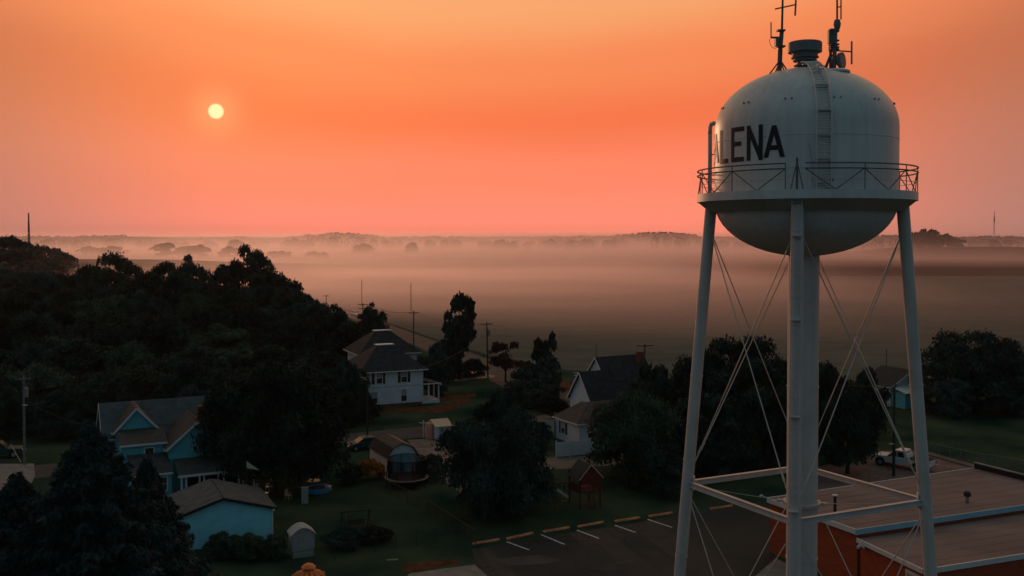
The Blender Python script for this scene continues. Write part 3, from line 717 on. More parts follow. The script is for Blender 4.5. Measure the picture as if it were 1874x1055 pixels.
for u in (-.3, .1, 1.3, 1.7, 3.0, 3.5, 4.9, 5.3, 6.3): MB().box((u, -12.3, 1.5), (.16, .16, 2.4)).build('porch_post', M_trim, bh)
MB().box((3.0, -9.05, 1.5), (5.0, .06, 2.2)).build('porch_screen', M_shutter, bh)
MB().box((2.3, -6.6, 7.3), (.55, .55, 1.7)).build('chimney', M_redbrick, bh)
MB().box((-6.24, 0, 6.2), (.05, .9, .7)).build('attic_louvre', M_trim, bh)

gr = thing('garage', 'light blue garage with low gabled brown roof, half behind the spruce', 'garage', (-23.3, 76.6, 0), R(26))
gable_block(gr, -3.9, 3.9, 0, 6.2, 2.62, 3.8, M_gar_b, M_shingle_g, 'v', over=.3, trim=M_shingle)
MB().box((3.93, .0, 1.3), (.12, .12, 2.6)).build('corner_board', M_trim, gr)
MB().box((3.98, -.32, 2.5), (.16, .12, .18)).build('gutter_end', M_trim, gr)
gp = thing('pennant', 'tan triangular pennant on a thin pole above the garage roof', 'pennant', (-23.6, 84.4, 0))
MB().tube((0, 0, 0), (0, 0, 5.1), .035, n=6).build('pole', M_dwood, gp)
MB().extr([(0.05, 0, 5.0), (1.2, -.2, 4.25), (.05, 0, 4.4)], .03).build('cloth', M_tan, gp)

# white house right: steep gable, taller rear block and low front wing
rh = thing('white_house', 'white house with steep front gable, red chimney and low shuttered wing', 'house', (10.1, 120.4, 0), R(28))
gable_block(rh, 0, 10.0, 0, 5.2, 4.1, 7.4, M_side_w, M_shingle, 'u', over=.35)
gable_block(rh, 6.0, 13.5, 5.3, 11.0, 5.2, 8.3, M_side_w, M_shingle, 'u', over=.3)
MB().box((12.0, 6.4, 8.3), (.8, .7, 1.5)).build('chimney', M_redbrick, rh)
MB().box((.35, -2.75, 1.35), (11.3, 5.4, 2.7)).build('wing_wall', M_side_w, rh)
MB().extr([(-5.7, .05, 2.62), (-5.7, -5.8, 2.62), (-1.4, -1.4, 4.1), (-1.4, .05, 4.1)], .12).build('wing_roof', M_shingle_b, rh)
MB().extr([(-5.7, -5.8, 2.62), (6.4, -5.8, 2.62), (6.4, -1.4, 4.1), (-1.4, -1.4, 4.1)], .12).build('wing_roof', M_shingle_b, rh)
MB().box((2.5, -.70, 4.05), (7.7, 1.38, .12)).build('wing_roof', M_shingle_b, rh)
MB().box((.35, -5.86, 2.62), (12.1, .08, .16)).build('gutter', M_trim, rh)
MB().box((-5.76, -2.9, 2.62), (.08, 5.9, .16)).build('gutter', M_trim, rh)
window(rh, -5.3, -1.8, 1.55, .8, 1.3, face='u', shut=True)
window(rh, -3.6, -5.45, 1.5, .9, 1.3)
window(rh, 1.8, -5.45, 1.5, .9, 1.3)
MB().box((-6.9, 1.4, 1.1), (3.2, 2.0, 2.2)).build('back_wing_wall', M_side_w, rh)
MB().extr([(-8.7, .2, 2.1), (-5.2, .2, 2.3), (-5.2, 2.6, 2.3), (-8.7, 2.6, 2.1)], .12).build('back_wing_roof', M_shingle_b, rh)
MB().box((-6.95, .15, 2.2), (3.5, .06, .14)).build('gutter', M_trim, rh)

fh = thing('white_house', 'small pale house with gabled end, past the field pole by the right tower leg', 'house', (58.2, 141.0, 0), R(28))
gable_block(fh, -3.2, 5.5, 0, 5.0, 3.0, 5.0, M_side_w, M_shingle, 'v', over=.5)
MB().box((-1.2, -1.3, 1.15), (3.6, 2.4, 2.3)).build('annex_wall', M_side_b, fh)
MB().extr([(-3.2, -2.8, 2.2), (.8, -2.8, 2.2), (.8, -.02, 2.9), (-3.2, -.02, 2.9)], .1).build('annex_roof', M_trim, fh)
window(fh, .9, 0, 3.6, .7, .7)
window(fh, 3.2, 0, 1.6, .9, 1.2)

# brick building with two flat roofs
bb = thing('brick_building', 'low red brick building with two flat roofs behind the water tower legs', 'building')
Z1 = 4.3
A_, B_, D_ = G(1405, 912, Z1), G(1567, 970, Z1), G(1783, 857, Z1); C_ = B_ + (G(1874, 925, Z1) - B_) * 1.42
up = [Vector((p.x, p.y)) for p in (A_, B_, C_, D_)]
cc = sum(up, Vector((0, 0))) / 4
ins = [cc + (p - cc) * .985 for p in up]
MB().prism(ins, 0, Z1 - .22).build('wall', M_brick, bb)
MB().prism(up, Z1 - .20, Z1 - .02).build('roof', M_roofmem, bb)
def board(a, b, z0, z1, t, mat, name, ext=0.0):
    a = Vector((a[0], a[1])); b = Vector((b[0], b[1])); d = (b - a).normalized(); n = Vector((d.y, -d.x)) * t
    a = a - d * ext; b = b + d * ext
    MB().prism([a, b, b + n, a + n][::-1], z0, z1).build(name, mat, bb)
board(up[0], up[1], Z1 - .32, Z1 + .05, .10, M_trim, 'fascia')
board(up[1], up[2], Z1 - .34, Z1 + .06, .10, M_fascia, 'fascia', .1)
board(up[2], up[3], Z1 - .30, Z1 + .45, .20, M_shutter, 'parapet')
MB().prism([(p[0], p[1]) for p in (up[2] + Vector((-.15, -.3)), up[2] + Vector((.3, -.3)), up[3] + Vector((.3, .1)), up[3] + Vector((-.15, .1)))], Z1 + .451, Z1 + .52).build('coping', M_conc, bb)
board(up[3], up[0], Z1 - .25, Z1 + .03, .08, M_trim, 'fascia')
Z2 = 3.72
E0 = G(1562, 981, Z2); E1 = G(1690, 1043, Z2); E2d = (G(1874, 1014, Z2) - E1)
E2 = E1 + E2d * 2.2; E3 = Vector((C_.x, C_.y, 0)) + Vector((1, -.2, 0))
lowp = [Vector((E0.x, E0.y)), Vector((E1.x, E1.y)), Vector((E2.x, E2.y)), Vector((E3.x + 1.5, E3.y - .3))]
nb = (up[2] - up[1]).normalized(); nrm = Vector((nb.y, -nb.x))
lowp[0] = up[1] + nrm * .14; lowp[3] = up[2] + nrm * .14
MB().prism(lowp, Z2 - .18, Z2).build('lower_roof', M_roofmem, bb)
c2 = sum(lowp, Vector((0, 0))) / 4
MB().prism([c2 + (p - c2) * .98 for p in lowp], 0, Z2 - .19).build('lower_wall', M_brick, bb)
board(lowp[0], lowp[1], Z2 - .26, Z2 + .05, .10, M_trim, 'fascia')
board(lowp[1], lowp[2], Z2 - .30, Z2 + .05, .10, M_trim, 'fascia')
# roof seams: overlapping membrane strips
for i in range(1, 8):
    t = i / 8; a = up[0].lerp(up[1], t); b = up[3].lerp(up[2], t); d = (up[1] - up[0]).normalized() * .04
    MB().prism([a - d + nb * .2, a + d + nb * .2, b + d - nb * .4, b - d - nb * .4][::-1], Z1 - .02, Z1 - .008).build('roof_seam', M_roofmem, bb)
for i in range(1, 6):
    t = i / 6; a = lowp[0].lerp(lowp[1], t); b = lowp[3].lerp(lowp[2], t); d = (lowp[1] - lowp[0]).normalized() * .04
    MB().prism([a - d + nb * .2, a + d + nb * .2, b + d - nb * .4, b - d - nb * .4][::-1], Z2, Z2 + .010).build('roof_seam', M_roofmem, bb)
for (px, py) in ((1697, 899), (1770, 921)):
    p = G(px, py, Z1 - .02); vt2 = MB().tube(p, p + Vector((0, 0, .55)), .13, .13, 12).build('roof_vent', M_gal, bb)
    sm(MB().lathe([(.14, 0), (.26, .06), (.28, .22), (.20, .38), (.001, .42)], p + Vector((0, 0, .50)), 16).build('cowl', M_dwood, vt2), 30)
p = G(1528, 938, Z1 - .02); fl = MB().tube(p, p + Vector((0, 0, 1.25)), .12, .12, 10).build('flue', M_dwood, bb)
MB().tube(p + Vector((0, 0, 1.27)), p + Vector((0, 0, 1.33)), .22, .2, 12).build('cap', M_trim, fl)
# downpipe, security lamps, door with frame on the left wall
wd = (up[1] - up[0]).normalized(); wn = Vector((wd.y, -wd.x))
def wallpt(t, o=.1): p = ins[0].lerp(ins[1], t) + wn * o; return p
q = wallpt(.33, .12); MB().box((q.x, q.y, 2.0), (.14, .12, 4.0), math.atan2(wd.y, wd.x)).build('downpipe', M_vent, bb)
for t in (0.0, .62):
    q = wallpt(t, .08); lampb = MB().box((q.x, q.y, Z1 - .1), (.16, .16, .16)).build('lamp_bracket', M_trim, bb)
    MB().tube((q.x, q.y, Z1 - .05), (q.x - .55, q.y - .05, Z1 + .2), .035, n=6).build('arm', M_trim, lampb)
    MB().tube((q.x - .55, q.y - .05, Z1 + .24), (q.x - .8, q.y - .1, Z1 + .2), .10, .07, 8).build('lamp_head', M_trim, lampb)
q = lowp[0] + (lowp[1] - lowp[0]).normalized() * .4 + wn * .1
sl_ = MB().box((q.x, q.y, 3.45), (.12, .12, .16)).build('flood_light', M_trim, bb)
for s in (-.25, .25): MB().tube((q.x, q.y, 3.4), (q.x + s, q.y - .25, 3.3), .09, .12, 8).build('lamp_head', M_trim, sl_)
ld2 = (lowp[1] - lowp[0]).normalized(); q = c2 + (lowp[0].lerp(lowp[1], .83) - c2) * .98 + wn * .03
dr = MB().box((q.x, q.y, 1.6), (1.3, .12, 3.1), math.atan2(ld2.y, ld2.x)).build('door_frame', M_trim, bb)
MB().box((q.x + wn.x * .05, q.y + wn.y * .05, 1.55), (1.0, .09, 2.8), math.atan2(ld2.y, ld2.x)).build('door', M_resin, dr)
MB().box((q.x + 1.6, q.y - 2, .5), (.02, .02, .02)) if False else None

# ------------------------------------------------------------------ yard structures
def gambrel(T, w, L):
    pr = [(-w / 2, 0), (w / 2, 0), (w / 2, 1.75), (w / 2 * .62, 2.75), (0, 3.2), (-w / 2 * .62, 2.75), (-w / 2, 1.75)]
    n = len(pr)
    MB().add([(x, 0, z) for x, z in pr] + [(x, L, z) for x, z in pr], [tuple(range(n)), tuple(range(n, 2 * n))[::-1]] + [(i, n + i, n + (i + 1) % n, (i + 1) % n) for i in range(n)]).build('wall', M_side_w, T)
    for i, nm in ((2, 'roof'), (3, 'roof'), (4, 'roof'), (5, 'roof')):
        a, b = pr[i], pr[i + 1]
        MB().extr([(a[0] * 1.03, -.2, a[1] + .02), (a[0] * 1.03, L + .2, a[1] + .02), (b[0] * 1.03, L + .2, b[1] + .02), (b[0] * 1.03, -.2, b[1] + .02)], .09).build(nm, M_shingle_b if i in (3, 4) else M_shingle, T)
gs = thing('barn_shed', 'small barn-shaped shed with gambrel roof behind the trampoline', 'shed', (-11.5, 99.9, 0), R(27))
gambrel(gs, 3.4, 5.6)
MB().box((0, -.03, 1.2), (1.5, .05, 2.2)).build('door', M_gar_b, gs)
for s in (-.8, .8): MB().box((s, -.05, 1.2), (.08, .05, 2.3)).build('door_trim', M_trim, gs)

def trampoline():
    T = thing('trampoline', 'round trampoline with tall dark safety net and pale edge pad', 'trampoline', (G(738, 904).x, 95.2, 0))
    r = 2.15
    sm(MB().lathe([(r - .32, .92), (r + .02, .92), (r + .06, .88), (r, .84), (r - .3, .86)], n=40).build('edge_pad', M_conc, T))
    MB().lathe([(0.001, .88), (r - .3, .88), (r - .3, .86), (0.001, .86)], n=40).build('jumping_mat', M_shutter, T)
    # net: fine vertical and horizontal strands
    nb_ = MB(); rn = r - .28
    for i in range(150):
        t = 2 * math.pi * i / 150; nb_.tube((rn * math.cos(t), rn * math.sin(t), .9), ((rn + .05) * math.cos(t), (rn + .05) * math.sin(t), 2.72), .019, n=3)
    for j in range(22):
        z = .95 + j * .083
        for i in range(36):
            a, b = 2 * math.pi * i / 36, 2 * math.pi * (i + 1) / 36; nb_.tube((rn * math.cos(a), rn * math.sin(a), z), (rn * math.cos(b), rn * math.sin(b), z), .014, n=3)
    nb_.build('safety_net', M_net, T, kind='stuff')
    tr = MB(); tr.path([((r - .2) * math.cos(2 * math.pi * i / 40), (r - .2) * math.sin(2 * math.pi * i / 40), 2.75) for i in range(41)], .04, 6); tr.build('top_hoop', M_tyre, T)
    for i in range(8):
        t = 2 * math.pi * (i + .5) / 8; MB().tube(((r) * math.cos(t), r * math.sin(t), 0), ((r - .2) * math.cos(t), (r - .2) * math.sin(t), 2.78), .035, n=6).build('pole', M_tyre, T)
    return T
trampoline()

rs = thing('storage_shed', 'beige resin garden shed with arched grey roof beside the hedge', 'shed', G(552, 1016), R(24))
MB().box((0, 0, .93), (1.75, 1.35, 1.86)).build('wall', M_resin, rs)
arc = [(-.98 + 1.96 * i / 10, 1.82 + .55 * math.sin(math.pi * i / 10)) for i in range(11)]
rf = MB().add([(x, -.8, z) for x, z in arc] + [(x, .8, z) for x, z in arc] + [(x, -.8, z - .1) for x, z in arc] + [(x, .8, z - .1) for x, z in arc],
    [(i, i + 1, 12 + i, 11 + i) for i in range(10)] + [(22 + i, 33 + i, 34 + i, 23 + i) for i in range(10)] + [(22 + i, 23 + i, i + 1, i) for i in range(10)] + [(33 + i, 11 + i, 12 + i, 34 + i) for i in range(10)]).build('roof', M_resin_r, rs)
MB().add([(x, -.676, z - .1) for x, z in arc] + [(x, .676, z - .1) for x, z in arc], [tuple(range(11)), tuple(range(11, 22))[::-1]]).build('gable', M_resin, rs)
MB().box((0, -.68, .75), (1.77, .03, .05)).build('seam', M_tyre, rs)
for s in (-.42, .42): MB().box((s, -.69, .95), (.8, .03, 1.7)).build('door', M_resin, rs)

gl = thing('garden_swing', 'dark timber A-frame garden swing behind the clipped bushes', 'swing', G(651, 974), R(20))
for u in (-1.15, 1.15):
    for s in (-1, 1): MB().tube((u, s * .75, 0), (u, s * .08, 1.75), .05, n=6).build('leg', M_dwood, gl)
    MB().tube((u, -.5, .6), (u, .5, .6), .04, n=6).build('brace', M_dwood, gl)
MB().tube((-1.35, 0, 1.78), (1.35, 0, 1.78), .06, n=6).build('top_beam', M_dwood, gl)
for i in range(4): MB().box((0, -.22 + i * .15, .48), (1.7, .11, .03)).build('seat_slat', M_dwood, gl)
for i in range(3): MB().box((0, .32, .60 + i * .16), (1.7, .03, .11)).build('back_slat', M_dwood, gl)
for u in (-.8, .8): MB().tube((u, -.2, .5), (u, 0, 1.75), .012, n=4).build('chain', M_gal, gl)

def playtower():
    T = thing('play_tower', 'wooden play tower with dark canvas roof and red gable board', 'play tower', G(1070, 924), R(24))
    w = 1.05
    for u in (-w, w):
        for v in (-w, w): MB().box((u, v, 1.6), (.12, .12, 3.2)).build('post', M_playred, T)
    MB().box((0, 0, 1.45), (2.2, 2.2, .10)).build('platform', M_dwood, T)
    for s, nm in ((-1, 'roof'), (1, 'roof')):
        q = [(s * 1.25, -1.25, 2.65), (s * 1.25, 1.25, 2.65), (0, 1.25, 3.95), (0, -1.25, 3.95)]
        MB().extr(q if s > 0 else q[::-1], .06).build(nm, M_playroof, T)
    for s in (-1, 1): MB().tube((s * 1.27, -1.27, 2.66), (0, -1.27, 3.98), .04, n=4).build('barge_board', M_tan, T)
    MB().extr([(-1.05, -1.12, 2.2), (1.05, -1.12, 2.2), (1.05, -1.12, 2.85), (0, -1.12, 3.85), (-1.05, -1.12, 2.85)], .06).build('gable_board', M_playred, T)
    for i in range(9): MB().box((-w - .02, -.9 + i * .225, 1.8), (.04, .14, .7)).build('slat', M_playred, T)
    for i in range(9): MB().box((-.9 + i * .225, -w - .02, 1.75), (.14, .04, .6)).build('slat', M_playred, T)
    for s in (-.3, .3): MB().tube((s, -1.5, 0), (s, -1.08, 1.5), .05, n=5).build('ladder_rail', M_playred, T)
    for i in range(4): MB().box((0, -1.45 + i * .1, .3 + i * .33), (.6, .06, .06)).build('ladder_rung', M_playred, T)
    MB().tube((-w, 0, 2.25), (-3.1, .2, 2.25), .06, n=6).build('swing_beam', M_playred, T)
    for s in (-1, 1): MB().tube((-3.1, .2, 2.25), (-3.4, .2 + s * .9, 0), .05, n=6).build('leg', M_playred, T)
    for u in (-1.8, -2.3): MB().tube((u, .12, .55), (u, .12, 2.25), .012, n=4).build('rope', M_tan, T)
    MB().box((-2.05, .12, .53), (.6, .2, .04)).build('swing_seat', M_shutter, T)
playtower()
sl2 = thing('slide', 'short cream play slide lying left of the red play tower', 'slide', G(1020, 913), R(-25))
mbs = MB(); mbs.extr([(-.1, -.25, .85), (1.2, -.25, .15), (1.2, .25, .15), (-.1, .25, .85)], .05); mbs.build('chute', M_resin, sl2)
for s in (-.27, .27): MB().extr([(-.1, s, .85), (1.2, s, .15), (1.2, s, .3), (-.1, s, 1.0)], .03).build('side', M_resin, sl2)
for s in (-.22, .22): MB().tube((-.1, s, .85), (-.3, s, 0), .03, n=5).build('leg', M_dwood, sl2)

pl = thing('paddling_pool', 'round blue paddling pool under the big yard tree', 'pool', G(582, 900))
sm(MB().lathe([(.001, .06), (1.0, .06), (1.05, .45), (1.15, .48), (1.18, .42), (1.1, 0)], n=28).build('basin', M_pool, pl))
MB().lathe([(.001, .30), (1.04, .30)], n=28).build('water', M_net, pl)
tb = thing('yard_cabinet', 'upright tan cabinet standing on the grass by the blue pool', 'cabinet', G(558, 921), R(10))
MB().box((0, 0, .72), (.62, .5, 1.44)).build('case', M_resin, tb); MB().box((0, 0, 1.46), (.68, .56, .05)).build('top', M_resin, tb); MB().box((0, -.26, .72), (.54, .02, 1.3)).build('door', M_resin, tb)
yt = thing('garden_table', 'round glass-topped garden table behind the tan cabinet', 'table', G(573, 893))
MB().tube((0, 0, .70), (0, 0, .73), .7, .7, 24).build('table_top', M_gal, yt)
for a in range(4): MB().tube((.5 * math.cos(a * 1.57), .5 * math.sin(a * 1.57), 0), (.4 * math.cos(a * 1.57), .4 * math.sin(a * 1.57), .7), .02, n=5).build('leg', M_dwood, yt)
def garden_chair(label, px, py, rz, mat):
    p = G(px, py); T = thing('garden_chair', label, 'chair', p, rz, 'garden chairs under the big yard tree')
    MB().box((0, 0, .42), (.5, .48, .04)).build('seat', mat, T); MB().box((0, .24, .70), (.5, .04, .52)).build('backrest', mat, T)
    for u in (-.22, .22):
        for v in (-.2, .2): MB().box((u, v, .21), (.04, .04, .42)).build('leg', mat, T)
        MB().box((u, 0, .62), (.05, .46, .03)).build('armrest', mat, T)
garden_chair('white garden chair nearest the garage roof', 468, 905, .3, M_trim)
garden_chair('white garden chair in the middle under the yard tree', 492, 899, -.4, M_trim)
garden_chair('tan garden chair beside the tan cabinet', 528, 915, 1.2, M_tan)
lt = thing('low_table', 'low white table between the garden chairs', 'table', G(482, 910))
MB().box((0, 0, .40), (.9, .5, .04)).build('table_top', M_trim, lt)
for u in (-.4, .4):
    for v in (-.2, .2): MB().box((u, v, .19), (.04, .04, .38)).build('leg', M_trim, lt)
cl_ = thing('cool_box', 'small white cool box on the grass right of the blue pool', 'cool box', G(601, 897), .3)
MB().box((0, 0, .18), (.6, .35, .36)).build('body', M_trim, cl_); MB().box((0, 0, .385), (.63, .38, .05)).build('lid', M_pool, cl_)
bd = thing('board', 'pale board lying on the lawn below the garden swing', 'board', G(718, 1026), .2)
MB().box((0, 0, .03), (.9, .3, .06)).build('plank', M_conc, bd)
# white well house, salmon tank and cross post by the street
wl = thing('well_house', 'tiny white hut with tan lean roof beside the salmon tank', 'hut', G(808, 802), R(24))
MB().box((0, 0, .8), (1.9, 1.5, 1.6)).build('wall', M_side_w, wl)
MB().extr([(-1.15, -1.0, 1.55), (1.15, -1.0, 1.55), (1.15, 1.0, 2.15), (-1.15, 1.0, 2.15)], .08).build('roof', M_tan, wl)
MB().box((-.2, -.77, .75), (.7, .04, 1.3)).build('door', M_curtain, wl)
tk = thing('salmon_tank', 'upright salmon-coloured tank beside the tiny white hut', 'tank', G(786, 802))
sm(MB().lathe([(.55, 0), (.55, 1.6), (.40, 1.9), (.001, 2.0)], n=20).build('shell', M_pink, tk)); MB().tube((0, 0, 1.98), (0, 0, 2.12), .12, n=10).build('lid', M_pink, tk)
cp = thing('cross_post', 'short white post with cross bar left of the salmon tank', 'post', G(775, 802))
MB().box((0, 0, 1.1), (.12, .12, 2.2)).build('post', M_trim, cp); MB().box((0, -.08, 1.9), (1.0, .06, .10)).build('cross_bar', M_trim, cp)
# orange play turret at the lower edge
ot = thing('play_turret', 'orange play turret with domed cap and scalloped skirt at the frame bottom', 'play turret', G(565, 1074))
zq = AT(565, 1031, ot.location.y).z
sm(MB().lathe([(.34, zq - .28), (.52, zq - .28), (.40, zq - .14), (.20, zq - .03), (.001, zq)], n=16).build('cap', M_orange, ot), 30)
MB().tube((0, 0, 0), (0, 0, zq - .27), .34, .34, 16).build('post', M_orange, ot)
for i in range(12):
    t = 2 * math.pi * i / 12; c, s_ = math.cos(t), math.sin(t); pe = MB()
    pe.tube((.35 * c, .35 * s_, zq - .62), (1.15 * c, 1.15 * s_, zq - .95), .16, .12, 8); pe.build('petal', M_orange, ot)
MB().lathe([(.34, zq - .8), (1.1, zq - 1.05), (1.1, zq - 1.15), (.34, zq - .95)], n=24).build('skirt', M_orange, ot)

# fences
def chain_fence(label, pts, h=1.2, posts=10, mat=M_gal, y=0.3):
    pts = [Vector((p.x, p.y, 0)) for p in pts]; T = thing('chain_link_fence', label, 'fence', pts[0]); o = pts[0]
    Ls = [(b - a).length for a, b in zip(pts[:-1], pts[1:])]; tot = sum(Ls)
    def w(s):
        s = min(max(s, 0), tot - 1e-4)
        for a, b, L in zip(pts[:-1], pts[1:], Ls):
            if s <= L: return a.lerp(b, s / L) - o
            s -= L
        return pts[-1] - o
    for i in range(posts + 1):
        p = w(tot * i / posts); MB().tube(p, p + Vector((0, 0, h + .04)), .035, n=6).build('post', mat, T)
    MB().path([w(tot * i / posts) + Vector((0, 0, h)) for i in range(posts + 1)], .024, 5).build('top_rail', mat, T)
    nm = MB(); n = int(tot / .22)
    for i in range(n):
        a = w(i * .22); b = w(i * .22 + h * .9); nm.tube(a, b + Vector((0, 0, h)), .004, n=3)
        a = w(i * .22); b = w(i * .22 - h * .9); nm.tube(a, b + Vector((0, 0, h)), .004, n=3)
    nm.build('wire_mesh', mat, T, kind='stuff')
    return T
M_rust = material('rusty_steel', (0.10, 0.035, 0.02), 0.8, 0.4, 5)
chain_fence('rusty chain-link fence running from the trampoline to the big dark tree', [G(712, 905), G(780, 940), G(870, 1000)], 1.3, 9, M_rust)
chain_fence('low chain-link fence crossing the lawn in front of the bushes', [G(535, 1040), G(700, 1008), G(870, 985)], 1.15, 9, M_pole)
chain_fence('chain-link fence along the far lawn behind the brick building', [G(1700, 830), G(1790, 850), G(1900, 866)], 1.2, 9, M_gal)
wf = thing('white_fence', 'white panel fence below the low wing of the right-hand house', 'fence', (G(1018, 838).x, G(1018, 838).y, 0), R(22))
for i in range(4):
    MB().box((i * 1.75 + .87, 0, .9), (1.62, .05, 1.62)).build('panel', M_side_w, wf)
    MB().box((i * 1.75, 0, .95), (.12, .12, 1.9)).build('post', M_trim, wf)
MB().box((7.0, 0, .95), (.12, .12, 1.9)).build('post', M_trim, wf)
rl_ = thing('pipe_railing', 'low pale pipe railing at the lot edge behind the brick building', 'railing', (0, 0, 0))
pa, pb = G(1590, 881), G(1642, 892)
for t in (0, .33, .66, 1):
    p = pa.lerp(pb, t); MB().tube(p, p + Vector((0, 0, .9)), .035, n=6).build('post', M_gal, rl_)
for h_ in (.88, .5): MB().tube(pa + Vector((0, 0, h_)), pb + Vector((0, 0, h_)), .03, n=6).build('rail', M_conc, rl_)
fg = thing('flag', 'red and white striped flag on a short pole left of the steep gable', 'flag', (9.6, 150, 0))
MB().tube((0, 0, 0), (0, 0, 3.9), .05, n=6).build('pole', M_gal, fg)
for i in range(6): MB().box((.62, -.05 * i, 3.7 - i * .20), (1.2 - .08 * i, .03, .19), .1 * i).build('stripe', M_playred if i % 2 == 0 else M_trim, fg)

# utility poles
def pole(label, px, top, Y, mat=M_pole, arm=1.1, arms=1, r=.15, mast=None, rz=.2, base=None, trans=False, cat='utility pole', name='utility_pole'):
    t = AT(px, top, Y); T = thing(name, label, cat, (t.x, Y, terrain(t.x, Y))); h = t.z - T.location.z
    MB().tube((0, 0, 0), (0, 0, h), r, r * .7, 8).build('pole', mat, T)
    for a in range(arms):
        z = h - .35 - a * .9; ca = MB().box((0, -.14, z), (2 * arm, .10, .13), rz).build('cross_arm', mat, T)
        for s in (-.9, -.4, .4, .9): MB().tube((s * arm * math.cos(rz), s * arm * math.sin(rz) - .14, z + .06), (s * arm * math.cos(rz), s * arm * math.sin(rz) - .14, z + .24), .05, .03, 6).build('insulator', M_gal, ca)
        for s in (-1, 1): MB().tube((s * arm * .5 * math.cos(rz), s * arm * .5 * math.sin(rz) - .14, z), (0, -.1, z - .5), .02, n=4).build('brace', M_gal, T)
    if trans:
        tr_ = MB().tube((.35, -.2, h - 2.3), (.35, -.2, h - 1.3), .24, n=12).build('transformer', M_gal, T)
        MB().tube((.35, -.2, h - 1.3), (.35, -.2, h - 1.1), .05, n=6).build('bushing', M_gal, tr_)
    T['h'] = h
    return T, Vector((t.x, Y, t.z))
pL, tL = pole('grey utility pole with transformer and service drop by the concrete pad', 43, 688, 104, M_pole_g, .8, trans=True)
MB().box((.2, -.2, pL['h'] - 3.2), (.5, .14, .10)).build('lamp_arm', M_trim, pL)
pW, tW = pole('slim dark pole between the round shrub and the gambrel shed', 672, 690, 113, M_pole, .01, arms=0, r=.13)
MB().box((-.35, 0, pW['h'] - .1), (.8, .1, .08)).build('lamp_arm', M_dark, pW)
pH, tH = pole('leaning utility pole with cross arm beside the rusty small tree', 893, 590, 166, M_pole, 1.05, trans=True)
pH.rotation_euler = (0, R(-1.2), 0)
pR, tR = pole('utility pole standing behind the red chimney roof', 1180, 629, 150, M_pole, 1.4)
pT, tT = pole('dark utility pole rising beside the white pickup truck', 1637, 700, 99, M_pole, .7, arms=1, r=.17, rz=1.0)
MB().box((-.3, -.1, pT['h'] - 6.4), (.55, .1, .08)).build('lamp_arm', M_trim, pT)
p1, t1 = pole('far utility pole poking out of the wood edge', 597, 540, 300, M_pole, 1.0)
p2, t2 = pole('double cross-armed pole in front of the small roadside tree', 664, 555, 228, M_pole, 1.15, arms=2)
p3, t3 = pole('highway utility pole above the rear hip roof', 757, 570, 200, M_pole, 1.05)
for (px, top, Y, lb) in ((662, 513, 330, 'thin tall radio mast beyond the double-armed pole'), (752, 519, 300, 'thin tall mast behind the highway pole'), (1622, 640, 150, 'bare slim pole at the field edge left of the pale house'), (1091, 630, 190, 'faint slim pole behind the rear roof of the right house')):
    t = AT(px, top, Y); T = thing('mast', lb, 'mast', (t.x, Y, 0)); MB().tube((0, 0, 0), (0, 0, t.z), .14 if Y > 200 else .09, .10 if Y > 200 else .06, 6).build('shaft', M_pole, T)
    MB().tube((0, 0, t.z), (0, 0, t.z + .5), .03, n=4).build('tip', M_gal, T)
def wire(label, a, b, sag=.8, r=.02):
    n = 16; pts = [a.lerp(b, i / n) - Vector((0, 0, sag * 4 * (i / n) * (1 - i / n))) for i in range(n + 1)]
    MB().path(pts, r, 4).build('power_line', M_wire, None, label=label, category='cable')
wire('cable from the slim dark pole to the shuttered white house', tW - Vector((0, 0, .3)), Vector((-22.4, 139.4, 5.2)), .4, .014)
wire('cable from the grey pole across to the slim dark pole', tL - Vector((0, 0, .4)), tW - Vector((0, 0, .6)), 1.8, .018)
wire('service line sagging from the grey pole to the blue house', tL - Vector((-.3, 0, 2.8)), Vector((-39.5, 94.5, 5.6)), .5, .022)
for s in (-.8, .8):
    wire('cable from the leaning pole to the highway pole, ' + ('left strand' if s < 0 else 'right strand'), tH + Vector((s, 0, -.2)), t3 + Vector((s, 0, -.2)), 1.0, .028)
    wire('cable from the highway pole to the double-armed pole, ' + ('left strand' if s < 0 else 'right strand'), t3 + Vector((s, 0, -.2)), t2 + Vector((s, 0, -.2)), .8, .028)
wire('cable crossing from the slim dark pole to the leaning pole', tW - Vector((0, 0, .4)), tH - Vector((0, 0, 2.0)), 1.4, .026)
wire('cable from the pole behind the chimney to the pole by the pickup', tR - Vector((0, 0, .4)), tT - Vector((0, 0, .5)), 1.5, .026)
gw = MB().tube(G(38, 846), G(25, 846) + Vector((-.3, 0, 2.0)), .05, n=6).build('guy_guard', M_tan, None, label='tan guy wire guard leaning beside the grey pole', category='guy guard')
# lattice masts far away
def lattice(label, px, top, Y, w=2.2):
    t = AT(px, top, Y); z0 = terrain(t.x, Y); T = thing('radio_tower', label, 'radio tower', (t.x, Y, z0)); h = t.z - z0
    c = [(w * math.cos(a), w * math.sin(a)) for a in (0.5, 2.6, 4.7)]
    for x, y in c: MB().tube((x, y, 0), (x * .25, y * .25, h), .35, .2, 5).build('leg', M_dark, T)
    mb = MB(); n = 14
    for i in range(n):
        f0, f1 = 1 - .75 * i / n, 1 - .75 * (i + 1) / n
        for k in range(3):
            a, b = c[k], c[(k + 1) % 3]; mb.tube((a[0] * f0, a[1] * f0, h * i / n), (b[0] * f1, b[1] * f1, h * (i + 1) / n), .2, n=3)
    mb.build('lattice_bracing', M_dark, T)
    MB().tube((0, 0, h * .62), (0, 0, h * .8), w * .55, w * .5, 8).build('antenna_cluster', M_dark, T)
lattice('hazy lattice radio tower above the far left wood', 52, 390, 640, 1.0)
lattice('slender radio tower on the skyline right of the water tower', 1820, 386, 2700, 3.0)

